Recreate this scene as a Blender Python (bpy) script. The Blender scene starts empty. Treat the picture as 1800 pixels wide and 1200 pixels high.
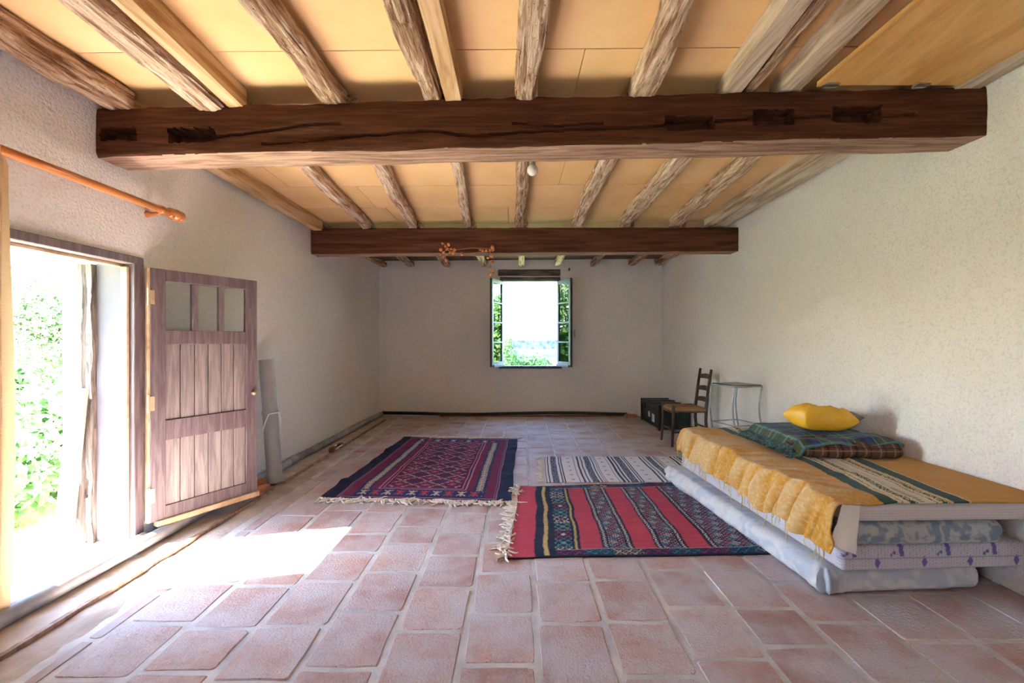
import bpy, bmesh, math, random
import numpy as np
from mathutils import Vector, Matrix

random.seed(7)
rng = np.random.default_rng(7)
sc = bpy.context.scene
COL = sc.collection
PI = math.pi

# ------------------------------------------------------------------ camera
F, H = 800.0, 1.25            # focal length in pixels of the 1800x1200 frame, eye height
cam_d = bpy.data.cameras.new('camera')
cam_d.sensor_width = 36.0
cam_d.lens = 36.0 * F / 1800.0
cam_d.clip_start = 0.05
cam_d.clip_end = 3000
cam = bpy.data.objects.new('camera', cam_d)
cam.location = (0, 0, H)
cam.rotation_euler = (PI / 2, 0, 0)
COL.objects.link(cam)
sc.camera = cam

# ------------------------------------------------------------------ sky, sun, exposure
SUN_DIR = Vector((1.0, 0.249, -1.04)).normalized()
world = bpy.data.worlds.new('sky')
sc.world = world
world.use_nodes = True
wn = world.node_tree
wn.nodes.clear()
sky = wn.nodes.new('ShaderNodeTexSky')
sky.sky_type = 'NISHITA'
sky.sun_disc = False
sky.sun_elevation = math.radians(45)
sky.sun_rotation = math.atan2(-1.0, -0.249)
sky.air_density = 1.0
sky.dust_density = 0.6
sky.ozone_density = 3.0
bg = wn.nodes.new('ShaderNodeBackground')
bg.inputs['Strength'].default_value = 0.60
wo = wn.nodes.new('ShaderNodeOutputWorld')
wn.links.new(sky.outputs[0], bg.inputs[0])
wn.links.new(bg.outputs[0], wo.inputs[0])

sun_d = bpy.data.lights.new('sun', 'SUN')
sun_d.energy = 30.0
sun_d.angle = math.radians(0.6)
sun_d.color = (1.0, 0.985, 0.965)
sun = bpy.data.objects.new('sun', sun_d)
sun.rotation_euler = SUN_DIR.to_track_quat('-Z', 'Y').to_euler()
sun.location = (-30, -8, 31)
COL.objects.link(sun)

vs = sc.view_settings
sc.display_settings.display_device = 'sRGB'
vs.view_transform = 'Standard'
vs.look = 'None'
vs.gamma = 1.0
vs.use_curve_mapping = False
vs.exposure = 3.35
sc.cycles.use_denoising = True
sc.cycles.max_bounces = 14
sc.cycles.diffuse_bounces = 10
sc.cycles.glossy_bounces = 4
sc.cycles.transparent_max_bounces = 12
sc.cycles.sample_clamp_indirect = 12.0
sc.cycles.caustics_reflective = False
sc.cycles.caustics_refractive = False


# ------------------------------------------------------------------ helpers
def P(px, py, d):
    return np.array([(px - 900) * d / F, d, H - (py - 600) * d / F])


def PF(px, py, z=0.0):
    d = (H - z) * F / (py - 600)
    return np.array([(px - 900) * d / F, d, z])


def lin(r, g, b):
    def f(c):
        c /= 255.0
        return c / 12.92 if c <= 0.04045 else ((c + 0.055) / 1.055) ** 2.4
    return np.array([f(r), f(g), f(b)])


def hash3(i, j, k):
    with np.errstate(over='ignore'):
        n = (i.astype(np.int64) * 374761393 + j.astype(np.int64) * 668265263 + k.astype(np.int64) * 2147483647) & 0xffffffff
        n = ((n ^ (n >> 13)) * 1274126177) & 0xffffffff
        n = (n ^ (n >> 16)) & 0xffff
    return n / 65535.0


def vnoise(x, y, z=0.0):
    x, y, z = np.broadcast_arrays(np.asarray(x, float), np.asarray(y, float), np.asarray(z, float))
    i, j, k = np.floor(x), np.floor(y), np.floor(z)
    fx, fy, fz = x - i, y - j, z - k
    fx = fx * fx * (3 - 2 * fx); fy = fy * fy * (3 - 2 * fy); fz = fz * fz * (3 - 2 * fz)
    i = i.astype(np.int64); j = j.astype(np.int64); k = k.astype(np.int64)
    r = 0
    for a in (0, 1):
        for b in (0, 1):
            for c in (0, 1):
                w = (fx if a else 1 - fx) * (fy if b else 1 - fy) * (fz if c else 1 - fz)
                r = r + w * hash3(i + a, j + b, k + c)
    return r * 2 - 1


def fbm(x, y, z=0.0, o=3):
    r, a, s = 0, 1.0, 1.0
    for q in range(o):
        r = r + a * vnoise(np.asarray(x) * s + 13.7 * q, np.asarray(y) * s + 5.1 * q, np.asarray(z) * s)
        a *= .5; s *= 2.0
    return r


def sstep(a, b, x):
    t = np.clip((x - a) / (b - a), 0, 1)
    return t * t * (3 - 2 * t)


def tag(o, label=None, cat=None, group=None, kind=None):
    if label: o['label'] = label
    if cat: o['category'] = cat
    if group: o['group'] = group
    if kind: o['kind'] = kind
    return o


def thing(name, loc=(0, 0, 0), label=None, cat=None, group=None, rotz=0.0, kind=None):
    o = bpy.data.objects.new(name, None)
    o.empty_display_size = 0.1
    o.location = loc
    o.rotation_euler = (0, 0, rotz)
    COL.objects.link(o)
    return tag(o, label, cat, group, kind)


def link_mesh(name, me, mat=None, parent=None, loc=(0, 0, 0), smooth=False):
    if mat is not None and not me.materials:
        me.materials.append(mat)
    me.polygons.foreach_set('use_smooth', np.full(len(me.polygons), bool(smooth)))
    o = bpy.data.objects.new(name, me)
    o.location = loc
    if parent is not None:
        o.parent = parent
    COL.objects.link(o)
    return o


def fmesh(name, verts, faces, mat=None, parent=None, loc=(0, 0, 0), smooth=False, colors=None):
    """faces: (M,4) or (M,3) numpy array, or a list of index lists"""
    me = bpy.data.meshes.new(name)
    verts = np.asarray(verts, float).reshape(-1, 3)
    if isinstance(faces, np.ndarray):
        m, k = faces.shape
        me.vertices.add(len(verts))
        me.vertices.foreach_set('co', verts.ravel().astype(np.float32))
        me.loops.add(m * k)
        me.loops.foreach_set('vertex_index', faces.ravel().astype(np.int32))
        me.polygons.add(m)
        me.polygons.foreach_set('loop_start', np.arange(0, m * k, k, dtype=np.int32))
        me.update(calc_edges=True)
    else:
        me.from_pydata([tuple(v) for v in verts], [], [list(f) for f in faces])
        me.update()
    if colors is not None:
        ca = me.color_attributes.new('Col', 'FLOAT_COLOR', 'POINT')
        cc = np.ones((len(verts), 4), np.float32)
        cc[:, :3] = colors
        ca.data.foreach_set('color', cc.ravel())
    me.validate()
    return link_mesh(name, me, mat, parent, loc, smooth)


class MB:
    """collects shapes into one mesh"""
    def __init__(s):
        s.v, s.f = [], []

    def add(s, verts, faces):
        b = len(s.v)
        s.v.extend([tuple(map(float, q)) for q in verts])
        s.f.extend([[i + b for i in f] for f in faces])
        return s

    def box(s, lo, hi, ch=0.0):
        (x0, y0, z0), (x1, y1, z1) = lo, hi
        if ch <= 0:
            return s.add([(x0, y0, z0), (x1, y0, z0), (x1, y1, z0), (x0, y1, z0), (x0, y0, z1), (x1, y0, z1), (x1, y1, z1), (x0, y1, z1)],
                         [(3, 2, 1, 0), (4, 5, 6, 7), (0, 1, 5, 4), (1, 2, 6, 5), (2, 3, 7, 6), (3, 0, 4, 7)])
        bm = bmesh.new()
        bmesh.ops.create_cube(bm, size=1)
        for q in bm.verts:
            q.co = ((x0 + x1) / 2 + q.co.x * (x1 - x0), (y0 + y1) / 2 + q.co.y * (y1 - y0), (z0 + z1) / 2 + q.co.z * (z1 - z0))
        bmesh.ops.bevel(bm, geom=bm.edges[:], offset=ch, segments=1, affect='EDGES')
        bm.verts.index_update()
        s.add([q.co for q in bm.verts], [[q.index for q in f.verts] for f in bm.faces])
        bm.free()
        return s

    def tube(s, pts, rad, n=10, cap=True):
        pts = [Vector(p) for p in pts]
        if not hasattr(rad, '__len__'):
            rad = [rad] * len(pts)
        rings = []
        t0 = (pts[1] - pts[0]).normalized()
        up = Vector((0, 0, 1)) if abs(t0.z) < .9 else Vector((1, 0, 0))
        a = t0.cross(up).normalized()
        b0 = len(s.v)
        for i, p in enumerate(pts):
            t = (pts[min(i + 1, len(pts) - 1)] - pts[max(i - 1, 0)]).normalized()
            a = (a - t * a.dot(t)).normalized()
            b = t.cross(a)
            for k in range(n):
                w = 2 * PI * k / n
                s.v.append(tuple(p + (a * math.cos(w) + b * math.sin(w)) * rad[i]))
        for i in range(len(pts) - 1):
            for k in range(n):
                s.f.append([b0 + i * n + k, b0 + i * n + (k + 1) % n, b0 + (i + 1) * n + (k + 1) % n, b0 + (i + 1) * n + k])
        if cap:
            s.f.append([b0 + k for k in range(n)][::-1])
            s.f.append([b0 + (len(pts) - 1) * n + k for k in range(n)])
        return s

    def sphere(s, c, r, n=10, m=6, sq=(1, 1, 1)):
        vs, fs = [], []
        for i in range(m + 1):
            th = PI * i / m
            for k in range(n):
                ph = 2 * PI * k / n
                vs.append((c[0] + r * sq[0] * math.sin(th) * math.cos(ph), c[1] + r * sq[1] * math.sin(th) * math.sin(ph), c[2] + r * sq[2] * math.cos(th)))
        for i in range(m):
            for k in range(n):
                fs.append([i * n + k, (i + 1) * n + k, (i + 1) * n + (k + 1) % n, i * n + (k + 1) % n])
        return s.add(vs, fs)

    def obj(s, name, mat, parent=None, loc=(0, 0, 0), smooth=False):
        return fmesh(name, np.array(s.v), s.f, mat, parent, loc, smooth)


def grid_faces(nu, nv, wrap=False):
    i = np.arange(nu - 1)[:, None]
    j = np.arange(nv if wrap else nv - 1)[None, :]
    j2 = (j + 1) % nv
    a = i * nv + j; b = (i + 1) * nv + j; c = (i + 1) * nv + j2; d = i * nv + j2
    return np.stack([a + 0 * j, b, c, d], -1).reshape(-1, 4)


# ------------------------------------------------------------------ materials
def new_mat(name):
    m = bpy.data.materials.new(name)
    m.use_nodes = True
    nt = m.node_tree
    b = nt.nodes['Principled BSDF']
    return m, nt, b


def N(nt, t, **kw):
    n = nt.nodes.new(t)
    for k, v in kw.items():
        if k in n.inputs.keys():
            n.inputs[k].default_value = v
        else:
            setattr(n, k, v)
    return n


def coords(nt, scale=(1, 1, 1), world=False):
    """object coordinates, shifted by a random amount for each object"""
    tc = N(nt, 'ShaderNodeTexCoord')
    mp = N(nt, 'ShaderNodeMapping')
    mp.inputs['Scale'].default_value = scale
    if world:
        g = N(nt, 'ShaderNodeNewGeometry')
        nt.links.new(g.outputs['Position'], mp.inputs['Vector'])
    else:
        oi = N(nt, 'ShaderNodeObjectInfo')
        ml = N(nt, 'ShaderNodeMath', operation='MULTIPLY')
        ml.inputs[1].default_value = 37.0
        nt.links.new(oi.outputs['Random'], ml.inputs[0])
        ad = N(nt, 'ShaderNodeVectorMath', operation='ADD')
        nt.links.new(tc.outputs['Object'], ad.inputs[0])
        nt.links.new(ml.outputs[0], ad.inputs[1])
        nt.links.new(ad.outputs[0], mp.inputs['Vector'])
    return mp.outputs[0]


def ramp(nt, fac, stops):
    r = N(nt, 'ShaderNodeValToRGB')
    e = r.color_ramp.elements
    while len(e) < len(stops):
        e.new(0.5)
    for el, (p, c) in zip(e, stops):
        el.position = p
        el.color = (*c, 1)
    nt.links.new(fac, r.inputs[0])
    return r.outputs[0]


def noise(nt, vec, scale, detail=4, rough=.55, dist=0.0):
    n = N(nt, 'ShaderNodeTexNoise')
    n.inputs['Scale'].default_value = scale
    n.inputs['Detail'].default_value = detail
    n.inputs['Roughness'].default_value = rough
    n.inputs['Distortion'].default_value = dist
    nt.links.new(vec, n.inputs['Vector'])
    return n.outputs['Fac']


def mix(nt, fac, a, b, mode='MIX'):
    m = N(nt, 'ShaderNodeMix', data_type='RGBA', blend_type=mode)
    for sock, val in ((m.inputs[0], fac), (m.inputs[6], a), (m.inputs[7], b)):
        if isinstance(val, (int, float)):
            sock.default_value = val
        elif isinstance(val, (tuple, list, np.ndarray)):
            sock.default_value = (*[float(q) for q in val[:3]], 1)
        else:
            nt.links.new(val, sock)
    return m.outputs[2]


def bump(nt, b, fac, strength, dist):
    n = N(nt, 'ShaderNodeBump')
    n.inputs['Strength'].default_value = strength
    n.inputs['Distance'].default_value = dist
    nt.links.new(fac, n.inputs['Height'])
    nt.links.new(n.outputs[0], b.inputs['Normal'])
    return n


def simple(name, c1, c2=None, scale=(1, 1, 1), ns=8.0, rough=.7, bs=0.0, bscale=40.0, bd=.004, metal=0.0, detail=5, spec=.5, lo=.35, hi=.65):
    m, nt, b = new_mat(name)
    v = coords(nt, scale)
    if c2 is None:
        b.inputs['Base Color'].default_value = (*c1, 1)
    else:
        nt.links.new(ramp(nt, noise(nt, v, ns, detail), [(lo, c1), (hi, c2)]), b.inputs['Base Color'])
    b.inputs['Roughness'].default_value = rough
    b.inputs['Metallic'].default_value = metal
    b.inputs['Specular IOR Level'].default_value = spec
    if bs > 0:
        bump(nt, b, noise(nt, v, bscale, 4), bs, bd)
    return m


def cloth(name, bs=.5, bscale=300.0, rough=.95, sheen=.2, dusty=.12, transl=0.0):
    """textile whose woven pattern is the colour attribute of its mesh"""
    m, nt, b = new_mat(name)
    v = coords(nt)
    a = N(nt, 'ShaderNodeVertexColor')
    a.layer_name = 'Col'
    n1 = noise(nt, v, 220.0, 3)
    n2 = noise(nt, v, 9.0, 4)
    c = mix(nt, ramp(nt, n1, [(.25, (.55, .55, .55)), (.75, (0, 0, 0))]), a.outputs[0], (0, 0, 0), 'MIX')
    mm = mix(nt, .35, a.outputs[0], c)
    d = mix(nt, ramp(nt, n2, [(.4, (0, 0, 0)), (.8, (dusty, dusty, dusty))]), mm, (.55, .52, .48))
    nt.links.new(d, b.inputs['Base Color'])
    b.inputs['Roughness'].default_value = rough
    b.inputs['Sheen Weight'].default_value = sheen
    b.inputs['Specular IOR Level'].default_value = .15
    bump(nt, b, noise(nt, v, bscale, 2), bs, .002)
    return m


def wood(name, dark, mid, light, stretch=(9, .7, 9), rough=.8, bs=.6, cracks=.5, holes=0.0, bd=.006, spec=.3):
    m, nt, b = new_mat(name)
    v = coords(nt, stretch)
    f1 = noise(nt, v, 3.0, 7, .62, .6)
    c = ramp(nt, f1, [(.37, dark), (.49, mid), (.61, light)])
    v2 = coords(nt, (stretch[0] * 2.2, stretch[1] * 1.2, stretch[2] * 2.2))
    f2 = noise(nt, v2, 5.0, 5, .6, .3)
    crack = ramp(nt, f2, [(.30, (1, 1, 1)), (.38, (0, 0, 0))])
    m1 = N(nt, 'ShaderNodeMath', operation='MULTIPLY')
    nt.links.new(crack, m1.inputs[0]); m1.inputs[1].default_value = cracks
    c = mix(nt, m1.outputs[0], c, tuple(q * .35 for q in dark))
    h = N(nt, 'ShaderNodeMath', operation='ADD')
    nt.links.new(f1, h.inputs[0]); nt.links.new(f2, h.inputs[1])
    hh = h.outputs[0]
    if holes > 0:
        vo = N(nt, 'ShaderNodeTexVoronoi')
        vo.inputs['Scale'].default_value = 70.0
        nt.links.new(coords(nt, (1, .6, 1)), vo.inputs['Vector'])
        hm = ramp(nt, vo.outputs['Distance'], [(.10, (1, 1, 1)), (.22, (0, 0, 0))])
        big = ramp(nt, noise(nt, coords(nt), 6.0, 3), [(.45, (0, 0, 0)), (.6, (holes, holes, holes))])
        hm = mix(nt, 1.0, hm, big, 'MULTIPLY')
        c = mix(nt, hm, c, tuple(q * .3 for q in dark))
        sb = N(nt, 'ShaderNodeMath', operation='SUBTRACT')
        nt.links.new(hh, sb.inputs[0]); nt.links.new(hm, sb.inputs[1])
        hh = sb.outputs[0]
    nt.links.new(c, b.inputs['Base Color'])
    b.inputs['Roughness'].default_value = rough
    b.inputs['Specular IOR Level'].default_value = spec
    bump(nt, b, hh, bs, bd)
    return m


def thin_glass(name, tint=(.95, .98, .97), dirt=0.0, rough=.02):
    """thin pane: transparent with a Fresnel mirror and a little dust"""
    m = bpy.data.materials.new(name)
    m.use_nodes = True
    nt = m.node_tree
    nt.nodes.clear()
    tr = N(nt, 'ShaderNodeBsdfTransparent'); tr.inputs[0].default_value = (*tint, 1)
    gl = N(nt, 'ShaderNodeBsdfGlossy'); gl.inputs['Roughness'].default_value = rough
    df = N(nt, 'ShaderNodeBsdfDiffuse'); df.inputs[0].default_value = (.6, .6, .58, 1)
    fr = N(nt, 'ShaderNodeFresnel'); fr.inputs[0].default_value = 1.6
    m1 = N(nt, 'ShaderNodeMixShader'); m2 = N(nt, 'ShaderNodeMixShader')
    out = N(nt, 'ShaderNodeOutputMaterial')
    nt.links.new(fr.outputs[0], m1.inputs[0])
    nt.links.new(tr.outputs[0], m1.inputs[1]); nt.links.new(gl.outputs[0], m1.inputs[2])
    m2.inputs[0].default_value = dirt
    nt.links.new(m1.outputs[0], m2.inputs[1]); nt.links.new(df.outputs[0], m2.inputs[2])
    nt.links.new(m2.outputs[0], out.inputs[0])
    return m


def plaster(name, c1, c2, stain=None):
    m, nt, b = new_mat(name)
    v = coords(nt, world=True)
    big = noise(nt, v, .9, 4)
    c = ramp(nt, big, [(.35, c1), (.7, c2)])
    grain = noise(nt, v, 75.0, 3, .6)
    c = mix(nt, ramp(nt, grain, [(.34, (.35, .35, .35)), (.50, (0, 0, 0))]), c, tuple(q * .62 for q in c1))
    if stain is not None:
        st = noise(nt, v, 2.3, 4)
        c = mix(nt, ramp(nt, st, [(.62, (0, 0, 0)), (.8, (.35, .35, .35))]), c, stain)
    nt.links.new(c, b.inputs['Base Color'])
    b.inputs['Roughness'].default_value = .95
    b.inputs['Specular IOR Level'].default_value = .1
    vo = noise(nt, v, 62.0, 4, .6)
    bump(nt, b, vo, .75, .014)
    return m


M = {}
M['plaster'] = plaster('roughcast plaster', (.78, .775, .775), (.83, .825, .825), (.75, .70, .63))
M['plaster_smooth'] = simple('white paint', (.74, .73, .71), (.80, .79, .77), ns=3, rough=.8, bs=.15, bscale=60)
M['board'] = simple('particle board', (.76, .48, .21), (.83, .56, .28), ns=2.2, rough=.75, bs=.12, bscale=260, bd=.002, detail=8)
M['board_green'] = simple('pale green board', (.50, .48, .22), (.58, .55, .28), ns=2.2, rough=.75)
M['ply'] = wood('plywood', (.52, .27, .08), (.62, .34, .11), (.70, .42, .16), stretch=(2.5, .5, 2.5), rough=.5, bs=.05, cracks=.1)
M['beam'] = wood('dark stained beam', (.058, .022, .011), (.082, .032, .016), (.112, .046, .024), stretch=(.8, 16, 16), rough=.75, bs=.35, cracks=.3, spec=.12)
M['beam_under'] = wood('floor-lit dusty beam underside', (.16, .085, .058), (.30, .18, .125), (.42, .28, .20), stretch=(.8, 9, 9), rough=.8, bs=.5, cracks=.5)  # paler underside: light from the floor put into the colour, plus dusty wood
M['beam_far'] = wood('brown stained beam', (.050, .018, .010), (.085, .033, .018), (.120, .050, .029), stretch=(.5, 8, 8), rough=.7, bs=.25, cracks=.2, spec=.15)
M['old'] = wood('worm-eaten rafter wood', (.17, .078, .036), (.45, .28, .17), (.74, .58, .44), stretch=(14, 1.0, 14), rough=.9, bs=1.0, cracks=.95, holes=.9, bd=.012)
M['old_pale'] = wood('pale weathered rafter wood', (.26, .145, .08), (.58, .41, .28), (.78, .64, .50), stretch=(14, 1.0, 14), rough=.9, bs=.9, cracks=.9, holes=.7, bd=.010)
M['sawn'] = wood('sawn rafter wood', (.38, .22, .10), (.56, .37, .19), (.68, .50, .31), stretch=(6, .5, 6), rough=.8, bs=.35, cracks=.35)
M['sawn_grey'] = wood('grey sawn rafter wood', (.30, .21, .14), (.50, .39, .29), (.64, .54, .43), stretch=(6, .5, 6), rough=.85, bs=.5, cracks=.55)
M['whitewashed'] = wood('whitewashed rafter wood', (.36, .28, .20), (.55, .46, .36), (.66, .60, .52), stretch=(6, .5, 6), rough=.85, bs=.5, cracks=.4)
M['door'] = wood('worn brown door paint', (.095, .062, .070), (.125, .090, .097), (.17, .13, .135), stretch=(14, 14, 1.2), rough=.55, bs=.15, cracks=.12, spec=.5)
M['door_board'] = wood('worn brown door boards', (.155, .125, .125), (.205, .172, .168), (.27, .23, .215), stretch=(14, 14, 1.0), rough=.6, bs=.15, cracks=.12, spec=.4)
M['frame'] = wood('brown door frame wood', (.16, .085, .055), (.26, .16, .11), (.38, .25, .18), stretch=(5, 5, .8), rough=.7, bs=.3, cracks=.3)
M['bare'] = wood('bare pale wood', (.42, .27, .16), (.55, .38, .24), (.66, .48, .33), stretch=(2, 2, 2), rough=.8, bs=.2, cracks=.15)
M['post'] = wood('old split timber', (.05, .038, .034), (.10, .08, .072), (.16, .13, .12), stretch=(9, 9, .7), rough=.9, bs=.9, cracks=.9)
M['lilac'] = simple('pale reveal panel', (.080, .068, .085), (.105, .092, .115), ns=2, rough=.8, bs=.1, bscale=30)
M['plank'] = wood('weathered plank', (.13, .11, .09), (.20, .17, .145), (.27, .24, .21), stretch=(9, 9, .7), rough=.9, bs=.5, cracks=.4)
M['brass'] = simple('dull brass', (.55, .40, .24), (.70, .55, .36), ns=30, rough=.45, metal=.6)
M['steel'] = simple('grey steel', (.35, .36, .38), (.5, .5, .52), ns=20, rough=.4, metal=.8)
M['chrome'] = simple('silver tube', (.24, .29, .34), (.34, .39, .43), ns=12, rough=.4, metal=.4)
M['pvc'] = simple('grey plastic pipe', (.24, .245, .26), (.29, .295, .31), ns=5, rough=.4)
M['pvc_dark'] = simple('dusty grey pipe', (.15, .155, .18), (.34, .34, .34), ns=4, rough=.6)
M['black'] = simple('black rubber hose', (.012, .012, .014), (.03, .028, .028), ns=9, rough=.5)
M['white'] = simple('white plastic', (.72, .72, .72), (.80, .80, .80), ns=6, rough=.4)
M['terra'] = simple('terracotta shard', (.42, .17, .09), (.55, .26, .15), ns=9, rough=.8, bs=.3)
M['orange_rod'] = wood('varnished orange wood', (.42, .13, .03), (.55, .19, .05), (.62, .25, .08), stretch=(8, .6, 8), rough=.28, bs=.03, cracks=.1, spec=.6)
M['blue'] = simple('blue grey window paint', (.17, .22, .29), (.23, .29, .36), ns=5, rough=.5, bs=.1)
M['darkframe'] = simple('dark window frame paint', (.045, .045, .055), (.075, .07, .075), ns=8, rough=.6)
M['lintel'] = wood('grey oak lintel', (.06, .05, .055), (.11, .095, .095), (.19, .17, .17), stretch=(.8, 8, 8), rough=.85, bs=.7)
M['chairwood'] = wood('dark chair wood', (.035, .020, .016), (.065, .038, .028), (.10, .06, .045), stretch=(8, 8, 1), rough=.45, bs=.1, cracks=.1)
M['trunk'] = simple('dark green trunk shell', (.008, .022, .022), (.018, .038, .036), ns=14, rough=.42, bs=.1)
M['trunk_trim'] = simple('black trunk trim', (.008, .010, .011), (.02, .022, .022), ns=20, rough=.4)
M['paper'] = simple('white paper sticker', (.62, .62, .62), (.75, .75, .75), ns=30, rough=.8)
M['bulb'] = simple('opal bulb glass', (.80, .76, .72), (.84, .80, .76), ns=3, rough=.15)
M['dried'] = simple('dried orange flower', (.48, .16, .05), (.66, .30, .12), ns=60, rough=.8)
M['stem'] = simple('dry stem', (.35, .17, .08), (.48, .27, .14), ns=40, rough=.8)
M['rug'] = cloth('woven wool rug', bs=.6, bscale=260, dusty=.03, sheen=.0)
M['fringe'] = simple('cream wool fringe', (.62, .57, .51), (.78, .73, .67), ns=60, rough=.95)
M['blanket'] = cloth('woollen blanket', bs=.9, bscale=170, sheen=.1, dusty=.02)
M['print'] = cloth('printed ticking', bs=.25, bscale=400, sheen=.0, dusty=.03)
M['mfringe'] = simple('straw blanket fringe', (.50, .38, .18), (.64, .52, .30), ns=60, rough=.95)
M['tfringe'] = simple('tartan fringe', (.02, .06, .09), (.12, .22, .22), ns=45, rough=.95)
M['pillow'] = simple('yellow satin', (.70, .38, .015), (.78, .46, .03), ns=5, rough=.5, bs=.15, bscale=18, bd=.01)
M['grey_pillow'] = simple('grey blue cotton', (.32, .38, .45), (.42, .47, .53), ns=40, rough=.9)
M['glass'] = thin_glass('window glass')
M['glass_door'] = thin_glass('dusty door glass', (.90, .92, .90), .10, .05)
M['glass_table'] = thin_glass('table glass', (.95, .985, .98), .01)
M['grout'] = simple('grey lime grout', (.42, .41, .41), (.58, .57, .57), ns=6, rough=.95, bs=.5, bscale=90, bd=.006)
M['cement'] = simple('dusty cement', (.36, .30, .26), (.50, .43, .38), ns=5, rough=.95, bs=.7, bscale=35, bd=.012)
M['sill'] = simple('chalky white sill', (.66, .64, .60), (.76, .74, .70), ns=4, rough=.9, bs=.3, bscale=30)
M['rust'] = simple('rusty brown wood', (.14, .055, .03), (.26, .12, .07), ns=20, rough=.85, bs=.4)


def tile_mat():
    m, nt, b = new_mat('terracotta tile')
    v = coords(nt)
    oi = N(nt, 'ShaderNodeObjectInfo')
    base = ramp(nt, oi.outputs['Random'], [(0, (.32, .14, .09)), (.3, (.44, .25, .19)), (.5, (.52, .36, .31)), (.7, (.47, .27, .20)), (1, (.35, .16, .115))])
    n1 = noise(nt, v, 7.0, 5)
    c = mix(nt, ramp(nt, n1, [(.40, (.0, .0, .0)), (.7, (.55, .55, .55))]), base, (.36, .13, .075))
    dust = noise(nt, coords(nt, world=True), 3.2, 6, .6)
    c = mix(nt, ramp(nt, dust, [(.36, (.14, .14, .14)), (.60, (.74, .74, .74))]), c, (.54, .52, .55))
    pits = noise(nt, v, 48.0, 3)
    c = mix(nt, ramp(nt, pits, [(.29, (.85, .85, .85)), (.34, (0, 0, 0))]), c, (.06, .03, .02))
    nt.links.new(c, b.inputs['Base Color'])
    b.inputs['Roughness'].default_value = .62
    b.inputs['Specular IOR Level'].default_value = .45
    h = N(nt, 'ShaderNodeMath', operation='ADD')
    nt.links.new(noise(nt, v, 26.0, 5, .65), h.inputs[0])
    nt.links.new(ramp(nt, pits, [(.22, (0, 0, 0)), (.34, (.5, .5, .5))]), h.inputs[1])
    bump(nt, b, h.outputs[0], .8, .012)
    return m


M['tile'] = tile_mat()


def leaf_mat(name, c1, c2):
    m, nt, b = new_mat(name)
    g = N(nt, 'ShaderNodeNewGeometry')
    c = ramp(nt, g.outputs['Random Per Island'], [(0, c1), (1, c2)])
    nt.links.new(c, b.inputs['Base Color'])
    b.inputs['Roughness'].default_value = .5
    tl = N(nt, 'ShaderNodeBsdfTranslucent')
    nt.links.new(c, tl.inputs[0])
    ms = N(nt, 'ShaderNodeMixShader')
    ms.inputs[0].default_value = .35
    nt.links.new(b.outputs[0], ms.inputs[1]); nt.links.new(tl.outputs[0], ms.inputs[2])
    nt.links.new(ms.outputs[0], nt.nodes['Material Output'].inputs[0])
    return m


M['leaf'] = leaf_mat('fine green leaves', (.05, .10, .035), (.15, .21, .08))
M['leaf2'] = leaf_mat('broad green leaves', (.05, .13, .035), (.14, .26, .075))
M['leaf3'] = leaf_mat('tree leaves', (.05, .14, .04), (.14, .26, .06))
M['bark'] = simple('bark', (.10, .07, .05), (.18, .13, .09), scale=(6, 6, 1), ns=5, rough=.95)
M['lawn'] = simple('mown lawn', (.10, .16, .05), (.24, .25, .10), ns=14, rough=.95, detail=8)
M['grass'] = leaf_mat('grass blades', (.10, .18, .05), (.28, .30, .12))

# ------------------------------------------------------------------ room measures
D_BACK = 7.65
XR = 2.515
Y0 = -3.0                       # wall behind the viewer
ZT = 2.95


def XL(y):
    return -2.228 - .0182 * (D_BACK - y)


def ceil_z(x, y):
    return 2.60 + .0155 * (D_BACK - y) + .008 * x


DOOR0, DOOR1, DOORTOP = 2.05, 2.834, 1.735
WT = .48                        # wall thickness

# --- floor
floor = thing('floor', (0, 0, 0), 'worn terracotta tile floor with grey grout joints', 'floor', kind='structure')
MB().box((-2.95, Y0 - .3, -.12), (XR + .3, D_BACK + .3, -.0035)).obj('grout_bed', M['grout'], floor)

# tile meshes, a few shapes shared by all tiles
def tile_mesh(k):
    r = random.Random(100 + k)
    pts = []
    cr = .03 + .035 * r.random()
    for (cx, cy) in ((1, 1), (-1, 1), (-1, -1), (1, -1)):
        base = math.atan2(cy, cx) - PI / 4
        for a in (0, .5, 1):
            w = base + a * PI / 2
            x = cx * (.5 - cr) + cr * math.cos(w) + r.uniform(-.014, .014)
            y = cy * (.5 - cr) + cr * math.sin(w) + r.uniform(-.014, .014)
            pts.append((x, y))
        e = base + PI / 2
        pts.append((math.cos(e) * .5 + r.uniform(-.014, .010) * abs(math.cos(e)) + r.uniform(-.15, .15) * abs(math.sin(e)), math.sin(e) * .5 + r.uniform(-.014, .010) * abs(math.sin(e)) + r.uniform(-.15, .15) * abs(math.cos(e))))
    n = len(pts)
    tilt = (r.uniform(-.003, .003), r.uniform(-.003, .003))
    v = [(x, y, -.006) for x, y in pts]
    v += [(x * .955, y * .955, .0 + x * tilt[0] + y * tilt[1]) for x, y in pts]
    f = [[i, (i + 1) % n, n + (i + 1) % n, n + i] for i in range(n)]
    f.append([n + i for i in range(n)])
    me = bpy.data.meshes.new('tile')
    me.from_pydata(v, [], f)
    me.materials.append(M['tile'])
    me.update()
    return me


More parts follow.
